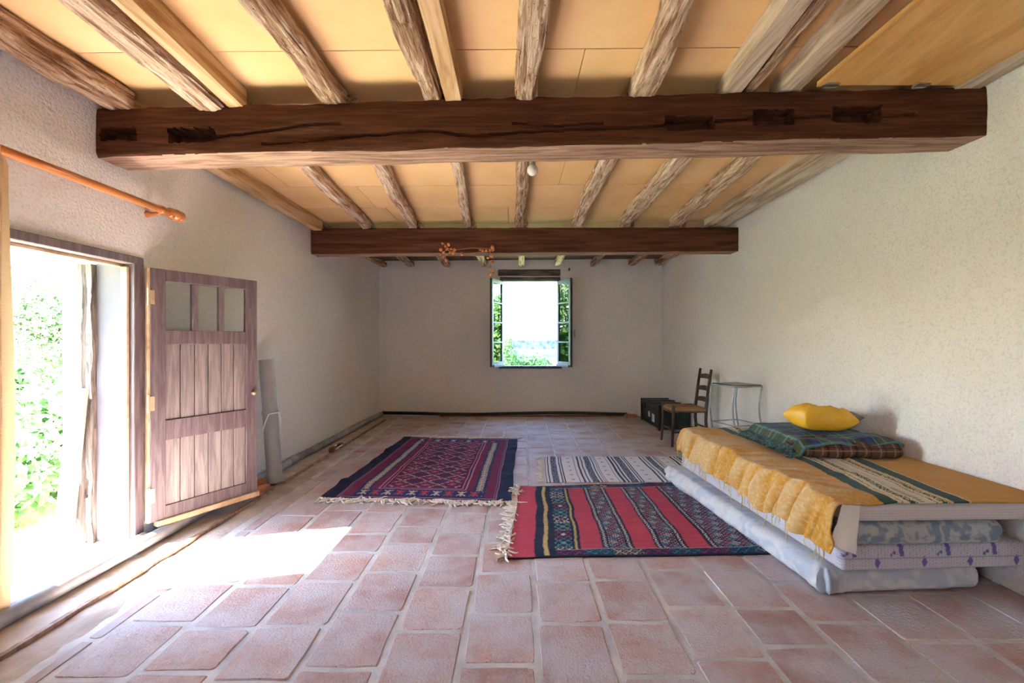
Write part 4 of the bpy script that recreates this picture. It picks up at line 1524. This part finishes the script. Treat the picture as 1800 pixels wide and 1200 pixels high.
mattress('mattress', 1.585, 2.185, .925, 1.86, .142, .135, .040, .02, 'lilac dotted mattress with purple leaf print, second from the floor', m2_col, m2_disp, (220, 120, 26))
mattress('mattress', 1.56, 2.13, .80, 1.78, .277, .125, .030, .055, 'rounded blue flowered mattress, third from the floor',
         floral(lin(178, 180, 180), lin(126, 142, 160), 22.0), lambda W, x, y, z, n: .006 * fbm(W[:, 0] * 6, W[:, 1] * 6, W[:, 2] * 6) - .007 * np.exp(-((z - .045) / .007) ** 2) * (np.abs(n[:, 2]) < .6), (150, 140, 22))


def m4_col(x, y, z, n):
    C = np.empty((len(x), 3)); C[:] = lin(212, 206, 206)
    C[(frac(z / .011) < .28) & (np.abs(n[:, 2]) < .7)] = lin(196, 190, 192)
    return C


mattress('mattress', 1.545, 2.115, .915, 1.76, .402, .100, .028, .03, 'white ribbed mattress directly under the mustard blanket',
         m4_col, lambda W, x, y, z, n: .006 * fbm(W[:, 0] * 3, W[:, 1] * 4, W[:, 2] * 5), (100, 120, 26))
# dark board in the gap by the wall
tag(MB().box((-.05, -.7, -.008), (.05, .7, .008), .002).obj('bed_board', M['bare'], None, (2.452, 3.0, .292)), 'bare wooden board lying by the wall between mattresses', 'board')

# sheet corner hanging from under the blanket
nu, nv = 40, 40
u, v = np.meshgrid(np.linspace(0, 1, nu), np.linspace(0, 1, nv), indexing='ij')
a0 = P(1480, 884, 2.100); a1 = P(1512, 884, 2.100); b0 = P(1462, 958, 2.098); b1 = P(1507, 976, 2.085)
Q = a0 * ((1 - u) * (1 - v))[..., None] + a1 * (u * (1 - v))[..., None] + b1 * (u * v)[..., None] + b0 * ((1 - u) * v)[..., None]
Q[..., 1] += .012 * np.sin(u * 7 + v * 2) * v
Q[..., 0] += .010 * fbm(u * 3, v * 3) * v
org = Q.mean((0, 1))
sh = fmesh('bed_sheet', Q - org, grid_faces(nu, nv), M['plaster_smooth'], None, tuple(org), smooth=True)
sh.modifiers.new('thickness', 'SOLIDIFY').thickness = .003
tag(sh, 'white sheet corner hanging below the mustard blanket', 'sheet')

# mustard blanket
MUST, CRM, GRN = lin(192, 138, 46), lin(216, 196, 158), lin(28, 66, 58)
nu, nv = 260, 300
u, v = np.meshgrid(np.linspace(0, 1, nu), np.linspace(0, 1, nv), indexing='ij')
Yb = 2.085 + v * 1.80
drop = .215 - .03 * v                                        # length hanging over the left edge
s = u * (1.02 + .20) - drop                                  # arc length from the left edge
xe = 1.535 - .028 * (Yb - 2.1)
rb = .035
zt_ = .515 + .003 * vnoise(Yb * 2, s * 3)
Xb = np.where(s < 0, xe - .03 - .03 * (-s / .2), xe + s)
Zb = np.where(s < 0, zt_ - rb + s, zt_)
bl = sstep(-.06, .06, s)
Xb = (xe - .035 - .10 * np.clip(-s, 0, .3)) * (1 - bl) + (xe + s) * bl
Zb = (zt_ + np.minimum(s, 0) - .004) * (1 - bl) + (zt_ - .0 * s) * bl
hang = sstep(.10, -.12, s)
fold = np.abs(fbm(Yb * 8 + s * 3, s * 1.5, 5, 3)) * .75 + .35 * np.abs(fbm(Yb * 21 + s * 6, s * 4, 9, 2))
Xb = Xb - hang * .06 * fold
nearE = sstep(.30, .0, s)
Zb = Zb + nearE * (1 - hang) * .018 * fbm(Yb * 9 + s * 3, s * 5, 1, 2)
Zb = Zb + .0 + (1 - hang) * .006 * np.maximum(0, fbm(s * 6, Yb * 6, 8, 3))
Zb = Zb + np.where(v > .94, .006 * np.sin(s * 20), 0) - .01 * sstep(.985, 1, v)
Zb = Zb + hang * (.03 * fbm(Yb * 5, 3, 3, 2)) * np.clip(-s / .2, 0, 1)
# near hem: the blanket curls a little over the front edge
front = sstep(.035, 0, v) * sstep(-.05, .2, s)
Yb2 = Yb + .012 * fbm(s * 5, v * 2, 4, 2) * sstep(.2, 0, v)
Zb = Zb - front * (.006 + .010 * np.maximum(0, fbm(s * 4, 1, 1, 2)))
Xb = np.minimum(Xb, XR - .012)
C = np.empty(u.shape + (3,)); C[:] = MUST
off = .165 + .085 * sstep(2.1, 2.8, Yb) + .010 * vnoise(Yb * 5, 1)
q = s - off
put(C, (q > 0) & (q < .40), CRM)
for a, b in ((.0, .066), (.318, .392)):
    put(C, (q > a) & (q < b), GRN)
for a, b in ((.085, .092), (.118, .150), (.235, .243), (.262, .290)):
    put(C, (q > a) & (q < b) & (frac(Yb / .010 + 3 * vnoise(Yb * 20, q * 90)) < .7), GRN * 1.4)
for a, b in ((.098, .110), (.165, .195), (.215, .228)):
    put(C, (q > a) & (q < b), lin(206, 206, 200))
put(C, (q > .168) & (q < .192) & (frac(Yb / .009) < .4), lin(120, 132, 120))
put(C, (q > .295) & (q < .303), MUST)
fz = (.55 * sstep(.25, .85, fold) + .45 * sstep(-.2, .8, fbm(Yb * 120, s * 120, 2, 2)))[..., None]  # light grazing the fuzzy fold ridges, painted as pale colour, over fine fuzz
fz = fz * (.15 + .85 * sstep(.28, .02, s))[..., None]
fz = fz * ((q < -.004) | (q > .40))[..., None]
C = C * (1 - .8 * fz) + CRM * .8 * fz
Q = np.stack([Xb, Yb2, Zb], -1)
org = np.array([2.0, 3.0, .50])
bkt = thing('blanket', tuple(org), 'mustard wool blanket with green and cream stripes over the mattress stack', 'blanket')
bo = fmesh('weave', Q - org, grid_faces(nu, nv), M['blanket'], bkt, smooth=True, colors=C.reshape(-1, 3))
bo.modifiers.new('thickness', 'SOLIDIFY').thickness = .007
bo.modifiers['thickness'].offset = 1
mbf = MB()
for j in range(4, nv - 4, 3):
    p = Q[0, j] - org
    if random.random() < .45 + .3 * math.sin(j * .13):
        L = random.uniform(.04, .11)
        x, y, z = p
        pts = [(x, y, z + .005)]
        for k in range(4):
            x += random.uniform(-.006, .004); y += random.uniform(-.010, .010); z -= L / 4
            pts.append((x, y, z))
        mbf.tube(pts, [.0025] * 4 + [.001], 4, False)
tag(mbf.obj('fringe', M['mfringe'], bkt, smooth=True), kind='stuff')

# folded brown checked cushion
def cushion_col(x, y, z, n):
    C = np.empty((len(x), 3)); C[:] = lin(92, 66, 56)
    C[(frac(x / .085) < .10)] = lin(52, 34, 32)
    C[(frac((x + .03) / .085) < .05)] = lin(150, 122, 104)
    C[(frac((y + z) / .085) < .10)] = lin(56, 38, 36)
    C[(np.abs(z - .058) < .003)] = lin(140, 118, 104)
    return C


V, Fc, K, n = rounded_box(90, 90, 16, .64, .62, .105, .050)
x, y, z = V[:, 0] + .32, V[:, 1] + .31, V[:, 2]
Vd = V + n * (.010 * fbm(x * 8, y * 8, z * 8))[:, None]
Vd[:, 2] = np.maximum(Vd[:, 2] * (1 - .12 * sstep(.1, 0, np.minimum(np.minimum(x, .64 - x), np.minimum(y, .62 - y)))), 0)
cu = fmesh('floor_cushion', Vd, Fc, M['print'], None, (2.105, 3.09, .528), smooth=True, colors=cushion_col(x, y, z, n))
cu.rotation_euler = (0, 0, -.06)
tag(cu, 'flat brown checked cushion lying on the mustard blanket', 'cushion')

# folded tartan throw on it
nu, nv = 150, 150
u, v = np.meshgrid(np.linspace(0, 1, nu), np.linspace(0, 1, nv), indexing='ij')
tx, ty = -.345 + u * .66, -.30 + v * .62
TZ = np.full_like(u, .645)
el = sstep(.09, .0, u); er_ = sstep(.92, 1, u); ef = sstep(.10, 0, v); eb_ = sstep(.92, 1, v)
TZ = TZ + .012 * fbm(tx * 5, ty * 5, 2) - .060 * el ** 1.3 - .030 * er_ - .022 * ef * (1 + .9 * np.sin(tx * 14)) - .02 * eb_
tartan = np.empty(u.shape + (3,)); tartan[:] = lin(36, 56, 92)
a, b = frac(tx / .17), frac(ty / .17)
put(tartan, (a < .42), lin(66, 80, 60)); put(tartan, (b < .42), tartan[b < .42] * .55 + lin(78, 74, 40) * .45)
put(tartan, (a > .62) & (a < .78), tartan[(a > .62) & (a < .78)] * .3 + lin(52, 66, 150) * .7)
for lo_, hi_ in ((.18, .25), (.90, .96)):
    mk = (a > lo_) & (a < hi_); put(tartan, mk, tartan[mk] * .35 + lin(96, 150, 158) * .65)
    mk = (b > lo_) & (b < hi_); put(tartan, mk, tartan[mk] * .35 + lin(96, 150, 158) * .65)
mk = (b > .52) & (b < .66); put(tartan, mk, tartan[mk] * .5 + lin(62, 44, 72) * .5)
throw = thing('tartan_throw', (2.10, 3.10, 0), 'folded dark green and blue tartan throw with fringe under the yellow pillow', 'throw')
Q = np.stack([tx, ty, TZ], -1)
to = fmesh('cloth', Q, grid_faces(nu, nv), M['blanket'], throw, smooth=True, colors=tartan.reshape(-1, 3))
sm = to.modifiers.new('thickness', 'SOLIDIFY'); sm.thickness = .018; sm.offset = -1
mbf = MB()
for j in range(0, nv, 2):
    for rep in range(2):
        x, y, z = Q[0, j]
        pts = [(x + .01, y, z)]
        L = random.uniform(.04, .075); aa = PI + random.gauss(0, .4)
        for k in range(4):
            x += L / 4 * math.cos(aa); y += L / 4 * math.sin(aa) ; z -= .013 * (k > 0) * random.random(); aa += random.gauss(0, .4)
            pts.append((x, y, z))
        mbf.tube(pts, .0035, 4, False)
tag(mbf.obj('fringe', M['tfringe'], throw, smooth=True), kind='stuff')


def pillow(name, loc, w, l, h, rot, mat, label, tilt=0.0):
    nu = nv = 48
    u, v = np.meshgrid(np.linspace(-1, 1, nu), np.linspace(-1, 1, nv), indexing='ij')
    pin = 1 - .10 * (1 - u * u) * np.abs(v) ** 3
    X = u * w / 2 * (1 - .09 * (1 - v * v) * np.abs(u) ** 2); Y = v * l / 2 * (1 - .09 * (1 - u * u) * np.abs(v) ** 2)
    T = ((1 - u ** 4) * (1 - v ** 4)) ** .55 * h / 2
    wr = .012 * fbm(u * 3, v * 3, 4) * (1 - u ** 4) * (1 - v ** 4)
    top = np.stack([X, Y, h / 2 + T + wr], -1).reshape(-1, 3)
    bot = np.stack([X, Y, h / 2 - T * .92], -1).reshape(-1, 3)
    Fg = grid_faces(nu, nv)
    m_ = fmesh(name, np.concatenate([top, bot]), np.concatenate([Fg, Fg[:, ::-1] + nu * nv]), mat, None, loc, smooth=True)
    bm = bmesh.new(); bm.from_mesh(m_.data); bmesh.ops.remove_doubles(bm, verts=bm.verts[:], dist=.0015); bm.to_mesh(m_.data); bm.free()
    m_.data.polygons.foreach_set('use_smooth', np.ones(len(m_.data.polygons), bool))
    m_.rotation_euler = (0, tilt, rot)
    return tag(m_, label, 'pillow')


pillow('pillow', (2.06, 3.05, .655), .36, .25, .165, .02, M['pillow'], 'bright yellow satin pillow on top of the tartan throw', .03)
pillow('pillow', (2.33, 3.30, .655), .22, .30, .09, .3, M['grey_pillow'], 'small grey blue pillow behind the yellow one', -.15)

# ------------------------------------------------------------------ ladder-back chair, facing left
chair = thing('chair', (2.10, 5.60, 0), 'dark ladder-back chair with woven rush seat beside the trunk', 'chair', rotz=0)
fl1, fl2 = (-.185, .165), (-.185, -.20)     # front legs (x towards wall is the back)
bk1, bk2 = (.215, .150), (.215, -.165)
SZ = .46
for (x, y) in (fl1, fl2):
    MB().tube([(x - .02, y * 1.06, 0), (x, y, .30), (x, y, SZ + .015), (x, y, SZ + .03)], [.015, .019, .019, .012], 12).obj('leg', M['chairwood'], chair, smooth=True)
for (x, y) in (bk1, bk2):
    MB().tube([(x + .025, y * 1.0, 0), (x, y, .30), (x + .005, y, SZ), (x + .035, y, .70), (x + .065, y, .915)], [.015, .018, .019, .018, .015], 12).obj('leg', M['chairwood'], chair, smooth=True)
for z in (.535, .67, .815):
    m_ = MB()
    n = 9
    xo = .012 + (z - SZ) * .115 + .215
    vv, ff = [], []
    for i in range(n):
        t = i / (n - 1)
        y = bk2[1] + .01 + (bk1[1] - bk2[1] - .02) * t
        bow = .022 * math.sin(PI * t); cr = .018 * math.sin(PI * t)
        for (dx, dz) in ((-.006, -.024), (.006, -.024), (.006, .024 + cr), (-.006, .024 + cr)):
            vv.append((xo + bow + dx, y, z + dz + (.3 * cr if dz < 0 else 0)))
    for i in range(n - 1):
        for k in range(4):
            ff.append([i * 4 + k, i * 4 + (k + 1) % 4, (i + 1) * 4 + (k + 1) % 4, (i + 1) * 4 + k])
    ff += [[0, 3, 2, 1], [(n - 1) * 4 + q for q in range(4)]]
    m_.add(vv, ff).obj('slat', M['chairwood'], chair)
for (a, b, z) in ((fl1, fl2, .19), (fl1, fl2, .40), (fl1, bk1, .17), (fl2, bk2, .17), (fl1, bk1, .41), (fl2, bk2, .41), (bk1, bk2, .22), (bk1, bk2, .41)):
    MB().tube([(a[0], a[1], z), (b[0], b[1], z)], .0105, 10).obj('rung', M['chairwood'], chair, smooth=True)
# rush seat: four woven triangles
rm, rnt, rbn = new_mat('woven rush')
tcn = N(rnt, 'ShaderNodeVertexColor'); tcn.layer_name = 'Col'
rnt.links.new(tcn.outputs[0], rbn.inputs['Base Color']); rbn.inputs['Roughness'].default_value = .8
nu = nv = 60
u, v = np.meshgrid(np.linspace(-1, 1, nu), np.linspace(-1, 1, nv), indexing='ij')
wd = (1 - u) / 2
Xs = u * .205; Ys = v * (.185 + .02 * wd)
tri = np.abs(u) > np.abs(v)
strand = np.where(tri, np.abs(u), np.abs(v))
zz = .010 * np.abs(np.sin(strand * 34)) ** .5 + .012 * (1 - np.maximum(u * u, v * v) ** 4) - .016 * np.exp(-(u * u + v * v) * 3) - .020 * np.maximum(np.abs(u), np.abs(v)) ** 10
C = np.empty(u.shape + (3,)); C[:] = lin(150, 116, 84)
C *= (.55 + .6 * np.abs(np.sin(strand * 34)))[..., None]
C[np.abs(np.abs(u) - np.abs(v)) < .05] = lin(86, 60, 42)
Vt = np.stack([Xs + .012, Ys, SZ - .01 + zz], -1).reshape(-1, 3); Vb = Vt.copy(); Vb[:, 2] = SZ - .045
Fg = grid_faces(nu, nv)
idx = np.arange(nu * nv).reshape(nu, nv)
loop = np.concatenate([idx[:, 0], idx[-1, 1:], idx[-2::-1, -1], idx[0, -2:0:-1]])
sk = np.stack([loop, loop + nu * nv, np.roll(loop, -1) + nu * nv, np.roll(loop, -1)], -1)
fmesh('seat', np.concatenate([Vt, Vb]), np.concatenate([Fg, Fg[:, ::-1] + nu * nv, sk]), rm, chair, smooth=True, colors=np.concatenate([C.reshape(-1, 3)] * 2))

# ------------------------------------------------------------------ trunk
tr = thing('storage_trunk', (2.265, 6.80, 0), 'dark green storage trunk with white stickers in the right corner', 'trunk')
hx, hy, hz_ = .205, .43, .355
tbody = MB().box((-hx + .008, -hy + .008, .012), (hx - .008, hy - .008, .27), .008).obj('body', M['trunk'], tr)
tlid = MB().box((-hx, -hy, .275), (hx, hy, hz_ - .012), .012).obj('lid', M['trunk'], tr)
MB().box((-hx - .004, -hy - .004, .262), (hx + .004, hy + .004, .280), .004).obj('rim', M['trunk_trim'], tr)
for y in (-hy + .03, -.13, .13, hy - .03):
    MB().box((-hx - .003, y - .018, hz_ - .014), (hx + .003, y + .018, hz_ + .002), .004).obj('lid_rib', M['trunk_trim'], tlid)
for y in (-.24, .24):
    MB().box((-hx - .012, y - .025, .225), (-hx + .004, y + .025, .31), .004).obj('latch', M['trunk_trim'], tlid)
for sx in (-1, 1):
    for sy in (-1, 1):
        MB().box((sx * hx - .014, sy * hy - .014, .0), (sx * hx + .014, sy * hy + .014, hz_), .006).obj('corner_post', M['trunk_trim'], tr)
m_ = MB().tube([(-.06, -hy - .004, .20), (-.05, -hy - .03, .19), (.05, -hy - .03, .19), (.06, -hy - .004, .20)], .007, 8); m_.obj('handle', M['trunk_trim'], tbody, smooth=True)
MB().box((-hx + .0035, -.20, .075), (-hx + .0075, -.08, .19)).obj('sticker', M['paper'], tbody)
MB().box((-hx + .0035, .02, .12), (-hx + .0075, .10, .20)).obj('sticker', M['paper'], tbody)
tag(MB().box((-.09, -.05, 0), (.09, .05, .05), .004).obj('brick', M['terra'], None, (1.96, 7.50, .002)), 'single reddish brick on the floor beside the trunk', 'brick')

# ------------------------------------------------------------------ wire side table with glass top
A_, B_, C_, D_ = [np.array(q) for q in ((2.06, 4.70), (2.15, 4.39), (2.455, 4.47), (2.375, 4.79))]
cxy = (A_ + B_ + C_ + D_) / 4
TZ_ = .81
stb = thing('side_table', (cxy[0], cxy[1], 0), 'slender silver wire side table with glass top and wavy legs', 'side table')
lc = [q - cxy for q in (A_, B_, C_, D_)]
for q in lc:
    n_ = q / np.linalg.norm(q)
    pts = []
    for t in np.linspace(0, 1, 26):
        o_ = .030 * math.sin(t * 2 * PI * 1.0 + .3) * (1 - t ** 6)
        pts.append((q[0] + n_[0] * o_ * .2 + .022 * math.sin(t * 2 * PI), q[1] + n_[1] * o_ * .2, t * TZ_))
    MB().tube(pts, .0085, 10).obj('leg', M['chrome'], stb, smooth=True)
for z, nm in ((TZ_, 'top_rail'), (.43, 'lower_rail')):
    for i in range(4):
        a, b = lc[i], lc[(i + 1) % 4]
        MB().tube([(a[0], a[1], z), (b[0], b[1], z)], .0085 if z > .6 else .006, 10).obj(nm, M['chrome'], stb, smooth=True)
for z, nm in ((TZ_ + .009, 'glass_top'),):
    vv = [(q[0] * .97, q[1] * .97, z) for q in lc] + [(q[0] * .97, q[1] * .97, z + .006) for q in lc]
    fmesh(nm, vv, [(3, 2, 1, 0), (4, 5, 6, 7), (0, 1, 5, 4), (1, 2, 6, 5), (2, 3, 7, 6), (3, 0, 4, 7)], M['glass_table'], stb)

# ------------------------------------------------------------------ outdoors
def terr(x, y):
    return -.30 - 13 * sstep(14, 60, y) + .10 * fbm(x * .3, y * .3, 0, 2) - .0 * x


gx = np.concatenate([np.linspace(-60, -12, 30), np.linspace(-11, 12, 60), np.linspace(14, 90, 24)])
gy = np.concatenate([np.linspace(-40, 0, 20), np.linspace(.5, 30, 90), np.linspace(32, 70, 20), np.linspace(80, 460, 40)])
GX, GY = np.meshgrid(gx, gy, indexing='ij')
GZ = terr(GX, GY)
inside = (GX > -2.7) & (GX < XR + .35) & (GY > Y0 - .2) & (GY < D_BACK + .35)
GZ = np.where(inside, -.6, GZ) + 7.0 * sstep(150, 400, GY)
tm, tnt, tbn = new_mat('lawn, fields and woods')
tv = coords(tnt, world=True)
gsep = N(tnt, 'ShaderNodeSeparateXYZ'); tnt.links.new(N(tnt, 'ShaderNodeNewGeometry').outputs['Position'], gsep.inputs[0])
lawn = ramp(tnt, noise(tnt, tv, 2.5, 8, .7), [(.3, (.10, .15, .05)), (.6, (.22, .24, .10)), (.8, (.30, .28, .15))])
fieldc = ramp(tnt, noise(tnt, coords(tnt, (.03, .012, .03), True), 1.0, 5, .6), [(.40, (.008, .015, .013)), (.47, (.014, .024, .016)), (.52, (.045, .042, .036)), (.7, (.06, .055, .045))])
mr = N(tnt, 'ShaderNodeMapRange'); tnt.links.new(gsep.outputs['Y'], mr.inputs[0]); mr.inputs[1].default_value = 25; mr.inputs[2].default_value = 60
tnt.links.new(mix(tnt, mr.outputs[0], lawn, fieldc), tbn.inputs['Base Color']); tbn.inputs['Roughness'].default_value = 1.0; tbn.inputs['Specular IOR Level'].default_value = 0.0
tag(fmesh('ground', np.stack([GX, GY, GZ], -1), grid_faces(len(gx), len(gy)), tm, smooth=True), 'lawn and fields outside the house', 'ground', kind='structure')


def leaves(center, radii, n, size, shell=.55, flat=.0, clumps=0, seed=1):
    r = np.random.default_rng(seed)
    d = r.normal(size=(n, 3)); d /= np.linalg.norm(d, axis=1)[:, None]
    rad = (shell + (1 - shell) * r.random(n))
    lump = 1 + .25 * fbm(d[:, 0] * 2.2 + seed, d[:, 1] * 2.2, d[:, 2] * 2.2, 3)
    p = np.array(center) + d * np.array(radii) * (rad * lump)[:, None]
    a = r.normal(size=(n, 3)); a /= np.linalg.norm(a, axis=1)[:, None]
    b = np.cross(a, d + .4 * r.normal(size=(n, 3))); b /= np.linalg.norm(b, axis=1)[:, None] + 1e-9
    s = size * (.6 + .8 * r.random(n))[:, None]
    V = np.stack([p - a * s, p + b * s * .5, p + a * s, p - b * s * .5], 1).reshape(-1, 3)
    Fq = np.arange(4 * n).reshape(n, 4)
    return V, Fq


def plant(name, base, blobs, mat, label, cat, stems, group=None):
    root = thing(name, base, label, cat, group)
    Vs, Fs, o_ = [], [], 0
    for (c, r, n, s, sd) in blobs:
        V, Fq = leaves(c, r, n, s, seed=sd)
        Vs.append(V); Fs.append(Fq + o_); o_ += len(V)
    tag(fmesh('foliage', np.concatenate(Vs), np.concatenate(Fs), mat, root), kind='stuff')
    mb = MB()
    for pts, rr in stems:
        mb.tube(pts, rr, 7)
    mb.obj('stem', M['bark'], root, smooth=True)
    return root


plant('garden_shrub', (-4.75, 4.55, -.3), [((0, 0, .55), (.85, .8, .62), 3800, .055, 11), ((-.7, .5, .8), (.7, .7, .6), 2600, .055, 12), ((.5, -.9, .45), (.6, .5, .45), 1800, .055, 13)],
      M['leaf2'], 'low broad-leaved green shrub on the lawn outside the doorway', 'shrub',
      [([(0, 0, 0), (.05, .1, .5), (.1, .2, .9)], [.03, .02, .01]), ([(0, 0, 0), (-.3, .2, .5), (-.6, .4, .9)], [.03, .02, .01])], 'shrubs outside the doorway')
plant('garden_shrub', (-6.1, 6.0, -.3), [((0, 0, 1.1), (1.1, 1.2, 1.2), 17000, .029, 21), ((-.9, -.9, 1.0), (1.0, 1.0, 1.1), 12000, .029, 22), ((.6, .9, 1.3), (.9, .9, 1.15), 11000, .029, 23), ((-.2, .2, 2.0), (.6, .7, .65), 5500, .029, 24)],
      M['leaf'], 'tall fine-leaved green bush behind the low shrub outside the doorway', 'shrub',
      [([(0, 0, 0), (0, .1, 1), (.1, .2, 2)], [.05, .035, .012]), ([(0, 0, 0), (-.5, -.4, .9), (-.8, -.8, 1.5)], [.04, .03, .01])], 'shrubs outside the doorway')
plant('tree', (-2.5, 11.0, -.3), [((0, 0, 2.2), (1.5, 1.5, 1.7), 8000, .07, 31), ((.2, .3, 3.9), (1.2, 1.2, 1.3), 5000, .07, 32), ((-.6, -.9, 1.2), (1.1, .8, 1.0), 4000, .07, 33)],
      M['leaf3'], 'leafy tree outside to the left of the small window', 'tree', [([(0, 0, 0), (.05, 0, 1.5), (.1, .2, 3.8)], [.11, .08, .03])], 'trees behind the house')
plant('tree', (3.9, 11.4, -.3), [((0, 0, 1.4), (1.5, 1.4, 1.35), 7000, .07, 41), ((-.4, -.3, 2.0), (.8, .8, .75), 3000, .07, 42)],
      M['leaf3'], 'lower round tree outside to the right of the small window', 'tree', [([(0, 0, 0), (.0, .1, 1.0), (-.1, 0, 2.0)], [.10, .07, .03])], 'trees behind the house')
plant('garden_shrub', (.15, 13.2, -.35), [((-.25, 0, .85), (.55, .5, .62), 2200, .05, 51), ((.45, .2, .50), (.75, .5, .42), 2200, .05, 52), ((-.28, .05, 1.45), (.16, .2, .42), 420, .045, 53), ((1.05, .1, .42), (.5, .4, .38), 1200, .05, 54), ((.55, 0, .85), (.55, .4, .35), 1500, .05, 55)],
      M['leaf2'], 'bright green bush top seen through the small window', 'shrub', [([(0, 0, 0), (-.15, 0, .8), (-.25, 0, 1.7)], [.04, .03, .008])], 'shrubs behind the house')
# wooded ridge on the horizon
nx = 260
xr2 = np.linspace(-140, 160, nx)
top = 2.6 + .9 * fbm(xr2 * .05, 1, 0, 3) + .6 * np.abs(fbm(xr2 * .8, 4, 0, 3))
V = np.concatenate([np.stack([xr2, np.full(nx, 430.), np.full(nx, -12.)], -1), np.stack([xr2, np.full(nx, 436.), top], -1), np.stack([xr2, np.full(nx, 470.), np.full(nx, -12.)], -1)])
i = np.arange(nx - 1)
Fq = np.concatenate([np.stack([i, i + 1, nx + i + 1, nx + i], -1), np.stack([nx + i, nx + i + 1, 2 * nx + i + 1, 2 * nx + i], -1)])
tag(fmesh('wooded_ridge', V, Fq, simple('hazy far woods', (.008, .013, .016), (.020, .027, .028), ns=.25, rough=1.0, spec=0.0)), 'blue wooded ridge on the horizon beyond the small window', 'hill', kind='structure')
# grass tufts on the lawn by the doorway
r_ = np.random.default_rng(5)
n = 9000
px_ = -2.85 - 2.6 * r_.random(n); py_ = 1.6 + 4.4 * r_.random(n)
h_ = .03 + .05 * r_.random(n); a_ = r_.random(n) * 2 * PI
gz0 = terr(px_, py_) - .005
lean = .03 * r_.normal(size=(n, 2))
b0 = np.stack([px_ - .003 * np.cos(a_), py_ - .003 * np.sin(a_), gz0], -1); b1 = np.stack([px_ + .003 * np.cos(a_), py_ + .003 * np.sin(a_), gz0], -1)
tp = np.stack([px_ + lean[:, 0], py_ + lean[:, 1], gz0 + h_], -1)
tag(fmesh('lawn_grass', np.stack([b0, b1, tp], 1).reshape(-1, 3), np.arange(3 * n).reshape(n, 3), M['grass']), 'short grass blades on the lawn outside the doorway', 'grass', kind='stuff')
